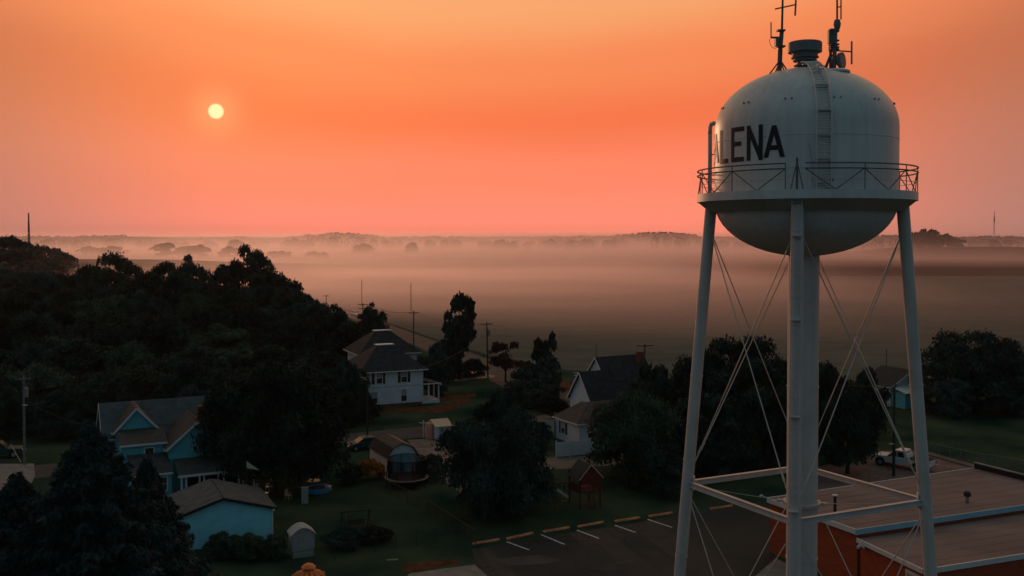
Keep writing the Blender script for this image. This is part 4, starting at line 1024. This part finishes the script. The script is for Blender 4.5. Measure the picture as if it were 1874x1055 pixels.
# ------------------------------------------------------------------ vehicles
def wheel(T, x, y, r=.38, w=.26):
    wh_ = MB().tube((x, y - w / 2, r), (x, y + w / 2, r), r, n=20).build('wheel', M_tyre, T)
    MB().tube((x, y - w / 2 - .012, r), (x, y + w / 2 + .012, r), r * .58, n=16).build('rim', M_rim, wh_)
def side_body(prof, w, name, mat, T, inset=.0):
    n = len(prof); vs = []
    for y, k in ((-w / 2, 1), (w / 2, 1)): vs += [(x, y, z) for x, z in prof]
    o = MB().add(vs, [tuple(range(n)), tuple(range(n, 2 * n))[::-1]] + [(i, n + i, n + (i + 1) % n, (i + 1) % n) for i in range(n)]).build(name, mat, T)
    bv = o.modifiers.new('b', 'BEVEL'); bv.width = .05; bv.segments = 2; bv.limit_method = 'ANGLE'
    return o
def pickup(label, loc, rz, paint):
    T = thing('pickup_truck', label, 'pickup truck', loc, rz)
    # x forward = -x is front
    side_body([(-2.85, .45), (2.85, .48), (2.85, 1.12), (.62, 1.12), (.62, 1.10), (-1.25, 1.10), (-2.70, 1.02), (-2.88, .80)], 1.95, 'body', paint, T)
    side_body([(-1.35, 1.08), (.62, 1.08), (.58, 1.40), (.38, 1.80), (-.55, 1.82), (-1.30, 1.12)], 1.66, 'cab', paint, T)
    for s in (-1, 1):
        MB().extr([(-1.05, s * .845, 1.16), (-.32, s * .845, 1.16), (-.32, s * .835, 1.68), (-.58, s * .835, 1.68)][::s], .02).build('side_window', M_glass, T)
        MB().extr([(-.22, s * .845, 1.16), (.46, s * .845, 1.16), (.34, s * .835, 1.68), (-.22, s * .835, 1.68)][::s], .02).build('side_window', M_glass, T)
        for x in (-1.95, 1.75):
            wheel(T, x, s * .86, .41); MB().tube((x, s * .955, .44), (x, s * .985, .44), .50, n=20).build('wheel_arch', M_tyre, T)
        MB().box((-2.83, s * .72, .86), (.10, .36, .18)).build('headlight', M_lamp, T)
        MB().box((2.86, s * .86, .90), (.05, .14, .34)).build('tail_light', M_redl, T)
        MB().box((-.95, s * 1.05, 1.22), (.12, .2, .16)).build('mirror', M_tyre, T)
        MB().box((1.72, s * .93, 1.14), (2.2, .10, .06)).build('bed_rail', M_tyre, T)
    MB().extr([(-1.27, -.72, 1.17), (-1.27, .72, 1.17), (-.62, .66, 1.77), (-.62, -.66, 1.77)], .012).build('windscreen', M_glass, T)
    MB().extr([(.60, -.66, 1.22), (.47, -.60, 1.66), (.47, .60, 1.66), (.60, .66, 1.22)], .03).build('rear_window', M_glass, T)
    MB().box((1.75, 0, 1.128), (2.1, 1.6, .012)).build('bed_floor', M_tyre, T)
    MB().box((-2.93, 0, .55), (.14, 1.9, .22)).build('bumper', M_rim, T); MB().box((2.93, 0, .56), (.14, 1.9, .2)).build('bumper', M_rim, T)
    MB().box((-2.88, 0, .86), (.06, 1.0, .26)).build('grille', M_tyre, T)
    return T
def sedan(label, loc, rz, paint):
    T = thing('parked_car', label, 'car', loc, rz)
    side_body([(-2.25, .35), (2.25, .38), (2.28, .85), (1.6, .98), (-1.15, .95), (-2.15, .78), (-2.28, .6)], 1.78, 'body', paint, T)
    side_body([(-1.2, .93), (1.65, .95), (1.05, 1.40), (-.35, 1.44)], 1.5, 'cabin', M_glass, T)
    side_body([(-.45, 1.40), (1.02, 1.37), (.95, 1.43), (-.35, 1.47)], 1.36, 'roof', paint, T)
    for s in (-1, 1):
        for x in (-1.4, 1.4): wheel(T, x, s * .8, .32, .22)
        MB().box((-2.22, s * .62, .66), (.10, .34, .13)).build('headlight', M_lamp, T); MB().box((2.27, s * .66, .74), (.05, .3, .13)).build('tail_light', M_redl, T)
    return T
ps = G(1648, 856)
pk = pickup('white pickup truck parked past the brick building beside the dark pole', (ps.x + .3, ps.y, .012), R(134) + math.pi, M_car_w); pk.scale = (1.08, 1.08, 1.08)
sedan('dark car parked left of the gambrel shed', (G(668, 822).x, G(668, 822).y, 0), R(28), M_car_d)
pickup('dark pickup truck parked at the left edge beyond the concrete pad', (G(-8, 838).x, G(-8, 838).y, 0), R(20) + math.pi, M_car_d)
sedan('small pale car far off on the highway left of the roadside tree', (G(650, 578).x, G(650, 578).y, .012), R(118), M_car_w)
sedan('silver car parked under the columnar tree by the highway', (G(838, 690).x, G(838, 690).y, .02), R(28), M_car_g)

# ------------------------------------------------------------------ vegetation
def leaf_mesh(name, pts, nrm, size, asp=1.0, rng=None, mat=None, along=None):
    """rhombic leaf clusters at pts facing roughly nrm"""
    n = len(pts); d = rng.normal(size=(n, 3)); N = nrm + .9 * d; N /= np.linalg.norm(N, axis=1)[:, None]
    if along is not None: N = N - along * (N * along).sum(1)[:, None]; N /= np.linalg.norm(N, axis=1)[:, None]
    a = np.cross(N, rng.normal(size=(n, 3))) if along is None else along + .45 * rng.normal(size=(n, 3)); a /= np.linalg.norm(a, axis=1)[:, None]; b = np.cross(N, a)
    s = (size * (.6 + .8 * rng.random(n)))[:, None] if np.isscalar(size) else (size * (.6 + .8 * rng.random(n)))[:, None]
    v = np.stack([pts + a * s, pts + b * s * .55 * asp, pts - a * s, pts - b * s * .55 * asp], 1).reshape(-1, 3)
    me = bpy.data.meshes.new(name); me.vertices.add(4 * n); me.vertices.foreach_set('co', v.astype(np.float32).ravel())
    me.loops.add(4 * n); me.loops.foreach_set('vertex_index', np.arange(4 * n, dtype=np.int32))
    me.polygons.add(n); me.polygons.foreach_set('loop_start', np.arange(0, 4 * n, 4, dtype=np.int32)); me.polygons.foreach_set('loop_total', np.full(n, 4, dtype=np.int32))
    me.update(calc_edges=True)
    if mat: me.materials.append(mat)
    return me
def crown_mesh(seed, n=9000, clumps=34, leaf=.045, mat=None, tall=False, cols=False):
    """unit crown: x,y in -1..1, z in 0..1"""
    rng = np.random.default_rng(seed); C = []; Rr = []
    while len(C) < clumps:
        p = rng.uniform(-1, 1, 3); r = rng.uniform(.17, .36)
        z = (p[2] + 1) / 2
        lim = (math.sin(math.pi * min(1, (z * .82 + .16))) ** .55) * (1 - r * .55)
        if tall: lim *= .80 + .20 * math.sin(z * 12 + seed)
        h = math.hypot(p[0], p[1])
        if h > lim or h < lim * .35 * (1 if z < .8 else 0): continue
        C.append((p[0], p[1], z * .94 * (1 - r * .25) + .02)); Rr.append(r * (1.0 if not tall else .8))
    C = np.array(C); Rr = np.array(Rr); w = Rr ** 2 / (Rr ** 2).sum(); k = rng.choice(len(C), n, p=w)
    d = rng.normal(size=(n, 3)); d /= np.linalg.norm(d, axis=1)[:, None]; d[:, 2] = np.where(d[:, 2] < -.3, -d[:, 2] * .6, d[:, 2])
    rad = Rr[k] * (1.0 - .35 * rng.random(n) ** 2 + .12 * rng.normal(size=n))
    pts = C[k] + d * rad[:, None] * np.array([1, 1, .55])
    return leaf_mesh('crown', pts, d, leaf, 1.0, rng, mat)
def conifer_mesh(seed, n_br=240, mat=None, droop=.32, per=110, leaf=.016):
    """unit conifer: whorled boughs, each a flat drooping spray of narrow needle tufts"""
    rng = np.random.default_rng(seed); P_ = []; N_ = []; A_ = []
    for i in range(n_br):
        z = ((i + rng.random()) / n_br) ** 1.15; L = (1 - z) ** .82 * rng.uniform(.55, 1.12) + .03; a = i * 2.4 + rng.normal() * .3
        m = int(per * (.2 + L)); t = rng.random(m) ** .55; side = np.sign(rng.normal(size=m)); tw = rng.random(m) * (1 - t * .75) * .22 * (L + .15)
        s_ = side * tw; x = t * L + tw * .5; lift = rng.uniform(-.01, .05)
        zz = z * .95 + .04 + lift * np.sin(t * 3) - droop * .36 * L * t ** 1.5 + .13 * L * t ** 4 - tw * .35 + rng.normal(size=m) * .006
        ca, sa = math.cos(a), math.sin(a)
        P_.append(np.stack([x * ca - s_ * sa, x * sa + s_ * ca, zz], 1)); N_.append(np.tile([0, 0, 1.2], (m, 1)))
        dx = np.full(m, .75); dy = side * .66; A_.append(np.stack([dx * ca - dy * sa, dx * sa + dy * ca, np.full(m, -.25)], 1))
    A_ = np.concatenate(A_); A_ /= np.linalg.norm(A_, axis=1)[:, None]
    P_ = np.concatenate(P_); return leaf_mesh('crown', P_, np.concatenate(N_), leaf, .42, rng, mat, along=A_)
def trunk_mesh(seed, fork=.25, spread=.42):
    """unit-height trunk with limbs"""
    rnd = random.Random(seed); mb = MB(); mb.tube((0, 0, -.01), (rnd.uniform(-.01, .01), 0, fork), .028, .021, 8)
    base = Vector((0, 0, fork))
    for i in range(7):
        a = i * 2.4 + rnd.random(); top = base + Vector((math.cos(a) * spread * rnd.uniform(.4, 1) * .5, math.sin(a) * spread * rnd.uniform(.4, 1) * .5, rnd.uniform(.3, .6)))
        st = Vector((0, 0, fork * rnd.uniform(.8, 1))); mid = st.lerp(top, .5) + Vector((math.cos(a) * .03, math.sin(a) * .03, -.02))
        mb.tube(st, mid, .015, .010, 6); mb.tube(mid, top, .010, .004, 5)
        for j in range(2):
            b = mid + Vector((rnd.uniform(-.12, .12), rnd.uniform(-.12, .12), rnd.uniform(.08, .2))); mb.tube(mid, b, .006, .002, 4)
    mb.tube(base, (0, 0, .85), .02, .005, 6)
    me = bpy.data.meshes.new('trunk'); me.from_pydata(mb.v, [], mb.f); me.materials.append(M_bark); return me
CR = [crown_mesh(s, 15000, 38, .034, M_leaf) for s in range(1, 9)]
CRB = [crown_mesh(s + 20, 15000, 42, .032, M_leaf_b) for s in range(4)]
CRF = [crown_mesh(s + 40, 2200, 24, .085, M_leaf) for s in range(4)]
TK = [trunk_mesh(s) for s in range(3)]
ti = [0]
def tree(label, px, top, wpx, Y, crowns=None, low=.12, group=None, name='tree', base=None, cat='tree', zs=1.0, trunk=True):
    crowns = crowns or CR; i = ti[0]; ti[0] += 1; rnd = random.Random(i * 7 + 3)
    t = AT(px, top, Y); zb = terrain(t.x, Y) if base is None else base; h = t.z - zb; r = wpx / 2 * Y / F
    T = thing(name, label, cat, (t.x, Y, zb), rnd.random() * 6.28, group)
    c = link('crown', crowns[i % len(crowns)], None, T); c.location = (0, 0, h * low); c.scale = (r * rnd.uniform(.93, 1.07), r * rnd.uniform(.93, 1.07), h * (1 - low))
    if trunk:
        k = link('trunk', TK[i % 3], None, T); k.scale = (h * .9, h * .9, h * .9)
    return T

# the wood at the left, back to front
sil = [(22, 492, 120, 330, 'leafy crown at the left frame edge of the wood skyline'), (95, 500, 110, 320, 'second crown from the left on the wood skyline'), (150, 492, 90, 300, 'crown left of the broad bright-topped tree of the wood'),
       (203, 465, 125, 300, 'broad round-topped tree standing highest in the left part of the wood'), (262, 497, 80, 290, 'low crown between the broad tree and the dark dome'), (300, 478, 90, 310, 'ragged crown just left of the dark dome tree'),
       (348, 461, 92, 285, 'dark dome-shaped tree on the wood skyline'), (405, 486, 80, 280, 'crown in the dip between dark dome and tallest tree'), (458, 449, 88, 285, 'tallest spreading tree at the right of the wood skyline'),
       (492, 482, 90, 262, 'tree on the right shoulder below the tallest crown'), (528, 520, 80, 240, 'tree where the wood edge begins to drop towards the road'), (568, 538, 78, 222, 'tree halfway down the wood edge'),
       (606, 555, 72, 208, 'small pointed tree low on the wood edge near the far pole'), (640, 585, 60, 196, 'last low tree of the wood before the highway')]
for px, top, w, Y, lb in sil: tree(lb, px, top, w, Y, CRB if px in (203, 492, 528) else CR, .08, 'trees of the wood')
rnd = random.Random(11)
for row, (Y, top, x0, x1, n, w) in enumerate([(255, 508, 20, 520, 9, 105), (215, 540, -10, 560, 9, 115), (180, 580, 10, 620, 9, 125), (155, 625, -20, 600, 8, 135), (135, 668, -30, 640, 8, 130)]):
    for k in range(n):
        px = x0 + (x1 - x0) * k / (n - 1) + rnd.uniform(-14, 14)
        if Y < 165 and px > 590: px = 575
        tree('dark leafy tree packed inside the wood left of the white house', px, top + rnd.uniform(-14, 16), w * rnd.uniform(.9, 1.15), Y * rnd.uniform(.97, 1.03), CRB if rnd.random() < .15 else CR, .06, 'trees packed inside the wood')
for k in range(7):
    tree('shadowy tree behind the blue house and the grey pole', -10 + k * 62 + rnd.uniform(-8, 8), 712 + rnd.uniform(-10, 14), 100, 118 + rnd.uniform(-3, 3), CR, .04, 'trees behind the blue house')

big = [crown_mesh(60, 46000, 66, .021, M_leaf), crown_mesh(61, 46000, 70, .021, M_leaf)]
tree('big dark round tree between the blue house and the gambrel shed', 503, 668, 285, 94, [big[0]], .10)
tree('big dark tree in the middle, right behind the wheel stops', 908, 742, 225, 85, [big[1]], .05)
tree('narrower crown rising behind the middle dark tree', 915, 700, 120, 92, CR, .1)
tree('leafy tree overhanging the low wing of the right-hand house', 1158, 708, 168, 98, [crown_mesh(62, 36000, 54, .023, M_leaf_b)], .08)
tree('bushy lower tree beside the red play tower', 1190, 790, 150, 93, CR, .04)
tree('tree filling the gap left of the water tower leg', 1225, 690, 110, 108, CR, .06)
tree('loose pale-leaved tree hiding the right part of the steep roof', 1192, 668, 86, 112, [crown_mesh(74, 3600, 26, .075, M_leaf_b)], .20)
tree('large domed tree seen between the left and front tower legs', 1345, 608, 215, 112, [crown_mesh(63, 40000, 60, .022, M_leaf)], .08)
tree('dark tree low between the left and front tower legs', 1290, 720, 170, 100, CR, .05)
tree('dense dark tree low behind the front tower leg', 1400, 700, 170, 104, CR, .05)
tree('tree right of the riser with uneven sloping crown', 1510, 655, 140, 112, CR, .06)
tree('dark tree screening the left half of the pale far house', 1582, 672, 88, 122, CR, .05)
tree('round tree crowding the gap behind the left tower leg', 1278, 636, 120, 119, CR, .05)
tree('crown showing just left of the riser pipe', 1425, 652, 110, 116, CR, .05)
tree('low dark tree just left of the white pickup', 1552, 712, 130, 100, [crown_mesh(64, 24000, 46, .029, M_leaf)], .06)
tree('big round tree at the right frame edge', 1785, 598, 200, 138, [crown_mesh(65, 40000, 60, .022, M_leaf)], .06)
tree('low dark tree under the big right-edge tree, towards the frame edge', 1810, 676, 170, 135, CR, .03)
tree('tree cut by the right frame edge', 1880, 655, 120, 140, CR, .05)
tree('low spreading tree below the big right-edge tree', 1730, 690, 100, 132, CR, .04)
tree('tall ragged tree with see-through rounded top near the leaning pole', 841, 533, 72, 166, [crown_mesh(66, 3000, 24, .085, M_leaf)], .42)
tree('lower broad part tree under the tall ragged one', 828, 598, 74, 163, [crown_mesh(71, 4200, 26, .075, M_leaf)], .10)
tree('dark round bushy tree at the white house porch', 795, 626, 72, 150, CR, .02)
tree('small roadside tree behind the rear hip roof', 681, 550, 56, 222, CR, .03)
tree('small open-branched rusty tree right of the leaning pole', 925, 614, 62, 163, [crown_mesh(67, 1500, 16, .075, M_leaf_o)], .30)
tree('low rusty scrub tree between the rusty tree and the drooping conifer', 960, 655, 46, 160, [crown_mesh(68, 1600, 16, .08, M_leaf_o)], .1)
tree('thin shrub between columnar tree and leaning pole', 868, 655, 54, 168, CR, .05)
tree('dark tree hugging the left wall of the white house', 640, 652, 64, 136, CR, .04)
tree('low dark tree filling the corner left of the white house', 652, 690, 44, 132, CR, .03)
tree('dark shrub by the left wall of the white house', 664, 718, 70, 128, CR, .02)
tree('dark shrub left of the slim dark pole', 632, 715, 64, 124, CR, .02)
tree('dark bushy tree under the drooping conifer', 975, 690, 110, 140, CR, .02)
tree('dark tree left of the steep gabled house', 1010, 722, 80, 132, CR, .02)
tree('lone dark bush behind the white panel fence', 985, 770, 60, 112, CR, .02)
tree('drooping ragged-topped tree behind the steep gabled house', 1000, 607, 54, 153, [crown_mesh(75, 2400, 20, .10, M_leaf)], .35)
tree('broad dark tree below the drooping ragged-topped one', 985, 648, 96, 148, [crown_mesh(73, 6500, 34, .055, M_leaf)], .04)
spr = conifer_mesh(1, 460, M_needle, .34, 330, .026); spr2 = conifer_mesh(2, 330, M_needle, .34, 240, .032)
tree('large blue-green spruce filling the lower left corner', 165, 786, 520, 56, [spr], .02, name='spruce')
tree('second spruce behind the first, left of the garage', 268, 846, 270, 62, [spr2], .02, name='spruce')
tree('spruce shoulder rising at the left frame edge', 30, 876, 380, 58, [spr2], .02, name='spruce')
# bushes and hedges
tree('orange-leaved bush left of the trampoline', 678, 838, 58, 97.5, [crown_mesh(70, 3500, 18, .09, M_leaf_y)], .0, name='bush', cat='bush', trunk=False)
tree('dark bush between the orange bush and the big yard tree', 640, 850, 60, 96, CR, .0, name='bush', cat='bush', trunk=False)
tree('small bush on the right of the trampoline', 778, 848, 38, 97, CR, .0, name='bush', cat='bush', trunk=False)
tree('clipped dark bush left of the garden swing', 628, 966, 84, 76, CR, .0, name='bush', cat='bush', trunk=False)
tree('clipped dark bush right of the garden swing', 685, 962, 70, 77.5, CR, .0, name='bush', cat='bush', trunk=False)
for k, (px, w) in enumerate(((410, 70), (455, 74), (498, 60))):
    tree(['hedge bush at the left foot of the garage wall', 'hedge bush at the middle of the garage wall', 'hedge bush next to the resin shed'][k], px, 974 + k * 2, w, 74 - k * .3, CRB, .0, name='bush', cat='bush', trunk=False, group='hedge below the garage')
tree('small shrub on the pole foot by the alley', 790, 830, 40, 104, CR, .0, name='bush', cat='bush', trunk=False)
# distant hazy trees, individually visible
far = [(18, 434, 80, 520, 'dark far wood crown at the left frame edge'), (55, 438, 70, 540, 'far wood crown below the radio tower'), (92, 444, 70, 520, 'far wood crown right of the radio tower'), (118, 462, 56, 480, 'far wood crown at the sloping right end'),
       (40, 455, 90, 470, 'nearer crown of the dark far wood'), (85, 470, 80, 450, 'nearest crown of the dark far wood')]
for px, top, w, Y, lb in far: tree(lb, px, top, w, Y, CRF, .03, 'far wood at the left')
hz = [(165, 449, 46, 900), (205, 451, 60, 880), (250, 446, 44, 1000), (303, 446, 56, 820), (340, 449, 40, 840), (362, 445, 46, 800), (392, 455, 44, 760), (420, 451, 40, 790), (500, 461, 34, 760), (520, 458, 30, 770), (548, 462, 34, 740), (572, 459, 30, 780), (592, 462, 26, 760), (430, 440, 36, 1300), (470, 441, 40, 1250), (535, 434, 34, 1500), (560, 437, 26, 1450),
      (665, 446, 44, 1150), (690, 447, 40, 1200), (755, 445, 30, 1200), (915, 437, 36, 1450), (935, 439, 30, 1400), (968, 436, 26, 1450), (1010, 438, 30, 1500), (1045, 440, 26, 1450), (1120, 438, 28, 1500), (1230, 437, 30, 1500)]
for k, (px, top, w, Y) in enumerate(hz): tree('misty tree standing alone in the fog of the far fields', px, top - .5, w, Y * (1.35 if Y < 1100 else 1.1), CRF, .03, 'misty trees in the far fields', zs=1) if k % 4 != 2 else None
hz2 = [(1672, 421, 34, 1150), (1690, 419, 36, 1150), (1708, 421, 34, 1160), (1728, 425, 34, 1170), (1748, 432, 40, 1180)]
for px, top, w, Y in hz2: tree('dark crown of the far copse right of the water tower', px, top, w, Y, CRF, .02, 'far copse right of the tower')
def treeline():
    rng = np.random.default_rng(9); P_ = []; N_ = []; S_ = []
    def outline(px):
        return 434 - 2.2 * math.sin(px * .012) - 1.6 * math.sin(px * .031 + 1) - (6 if 1100 < px < 1290 else 0) * math.sin((px - 1100) / 190 * math.pi) - (4 if 500 < px < 700 else 0) * math.sin((px - 500) / 200 * math.pi)
    for layer, (Y0, n, dy) in enumerate(((2600, 420, 0), (2250, 330, 2.2), (1750, 230, 6.0))):
        for i in range(n):
            px = -160 + 2200 * (i + rng.random()) / n; Y = Y0 + rng.uniform(-120, 120); t = AT(px, outline(px) + dy + rng.uniform(-1.2, 1.8), Y); z0 = terrain(t.x, Y)
            if layer == 2 and (rng.random() < .45): continue
            h = max(6, t.z - z0); r = rng.uniform(6, 13); m = 90
            d = rng.normal(size=(m, 3)); d /= np.linalg.norm(d, axis=1)[:, None]
            c = np.array([t.x, Y, z0 + h * .5]); P_.append(c + d * np.array([r, r, h * .5]) * (.8 + .25 * rng.random((m, 1)))); N_.append(d); S_.append(np.full(m, 2.6))
    me = leaf_mesh('treeline', np.concatenate(P_), np.concatenate(N_), np.concatenate(S_), 1.6, rng, M_leaf)
    o = link('treeline', me); o['kind'] = 'stuff'
treeline()

# ------------------------------------------------------------------ haze and fog
def vol(name, dens, color, g):
    m = bpy.data.materials.new(name); m.use_nodes = True; t = m.node_tree; t.nodes.clear()
    v = t.nodes.new('ShaderNodeVolumePrincipled'); v.inputs['Density'].default_value = dens; v.inputs['Color'].default_value = (*color, 1); v.inputs['Anisotropy'].default_value = g
    o = t.nodes.new('ShaderNodeOutputMaterial'); t.links.new(v.outputs[0], o.inputs['Volume']); return m
MB().box((0, 0, 48.0), (16600, 16600, 98.0)).build('haze', vol('haze_air', 0.00004, (1.0, 0.92, 0.92), 0.3), kind='stuff')
def fog_air(name, d0, hs, nscale, g, y_in, y_out, x_c, x_w, step, z0=0.0, amp=.8, col=(1.0, 0.86, 0.82), wood=False):
    m = bpy.data.materials.new(name); m.use_nodes = True; t = m.node_tree; t.nodes.clear(); L = t.links.new
    def M(op, a, b=None):
        n = t.nodes.new('ShaderNodeMath'); n.operation = op
        for i, v in enumerate((a, b)):
            if v is None: continue
            if isinstance(v, (int, float)): n.inputs[i].default_value = v
            else: L(v, n.inputs[i])
        return n.outputs[0]
    def SS(v, a, b):
        n = t.nodes.new('ShaderNodeMapRange'); n.interpolation_type = 'SMOOTHSTEP'; L(v, n.inputs['Value']); n.inputs['From Min'].default_value = a; n.inputs['From Max'].default_value = b; return n.outputs[0]
    g_ = t.nodes.new('ShaderNodeNewGeometry'); sp = t.nodes.new('ShaderNodeSeparateXYZ'); L(g_.outputs['Position'], sp.inputs[0])
    mp_ = t.nodes.new('ShaderNodeMapping'); mp_.inputs['Scale'].default_value = (nscale * .55, nscale, nscale * 3); L(g_.outputs['Position'], mp_.inputs[0])
    nz = t.nodes.new('ShaderNodeTexNoise'); nz.inputs['Scale'].default_value = 1; nz.inputs['Detail'].default_value = 1.5; L(mp_.outputs[0], nz.inputs['Vector'])
    w = M('ADD', M('MULTIPLY', M('SUBTRACT', nz.outputs[0], .5), 2 * amp * 1.6), 1.0); w = M('MAXIMUM', w, 0.08)
    d = M('MULTIPLY', M('EXPONENT', M('DIVIDE', M('SUBTRACT', z0, sp.outputs[2]), hs)), d0)
    d = M('MULTIPLY', d, w)
    d = M('MULTIPLY', d, SS(sp.outputs[1], y_in[0], y_in[1]))
    if y_out: d = M('MULTIPLY', d, SS(sp.outputs[1], y_out[0], y_out[1]))
    if wood: d = M('MULTIPLY', d, SS(M('ADD', sp.outputs[0], M('SUBTRACT', sp.outputs[1], 300)), -125, -30))
    if x_w: d = M('MULTIPLY', d, M('ADD', M('MULTIPLY', M('SUBTRACT', 1.0, SS(M('ABSOLUTE', M('SUBTRACT', sp.outputs[0], x_c)), x_w[0], x_w[1])), 1 - x_w[2]), x_w[2]))
    v = t.nodes.new('ShaderNodeVolumePrincipled'); v.inputs['Color'].default_value = (*col, 1); v.inputs['Anisotropy'].default_value = g; L(d, v.inputs['Density'])
    o = t.nodes.new('ShaderNodeOutputMaterial'); L(v.outputs[0], o.inputs['Volume'])
    return m
S.cycles.volume_step_rate = 1.0
S.cycles.volume_max_steps = 256
def fog_box(x0, x1, y0, y1, z0, z1, mat):
    MB().box(((x0 + x1) / 2, (y0 + y1) / 2, (z0 + z1) / 2), (x1 - x0, y1 - y0, z1 - z0)).build('ground_fog', mat, kind='stuff')
fog_box(-430, 560, 160, 760, .7, 20, fog_air('fog_field', .0172, 4.0, .012, .70, (140, 410), (760, 600), -60, (110, 265, .12), 12, wood=True, col=(1.0, .88, .99)))
fog_box(-2600, 2600, 640, 3300, .7, 30, fog_air('fog_far', .0064, 10.0, .0045, .64, (640, 820), None, -60, (200, 800, .36), 40, col=(1.0, .88, 1.0)))
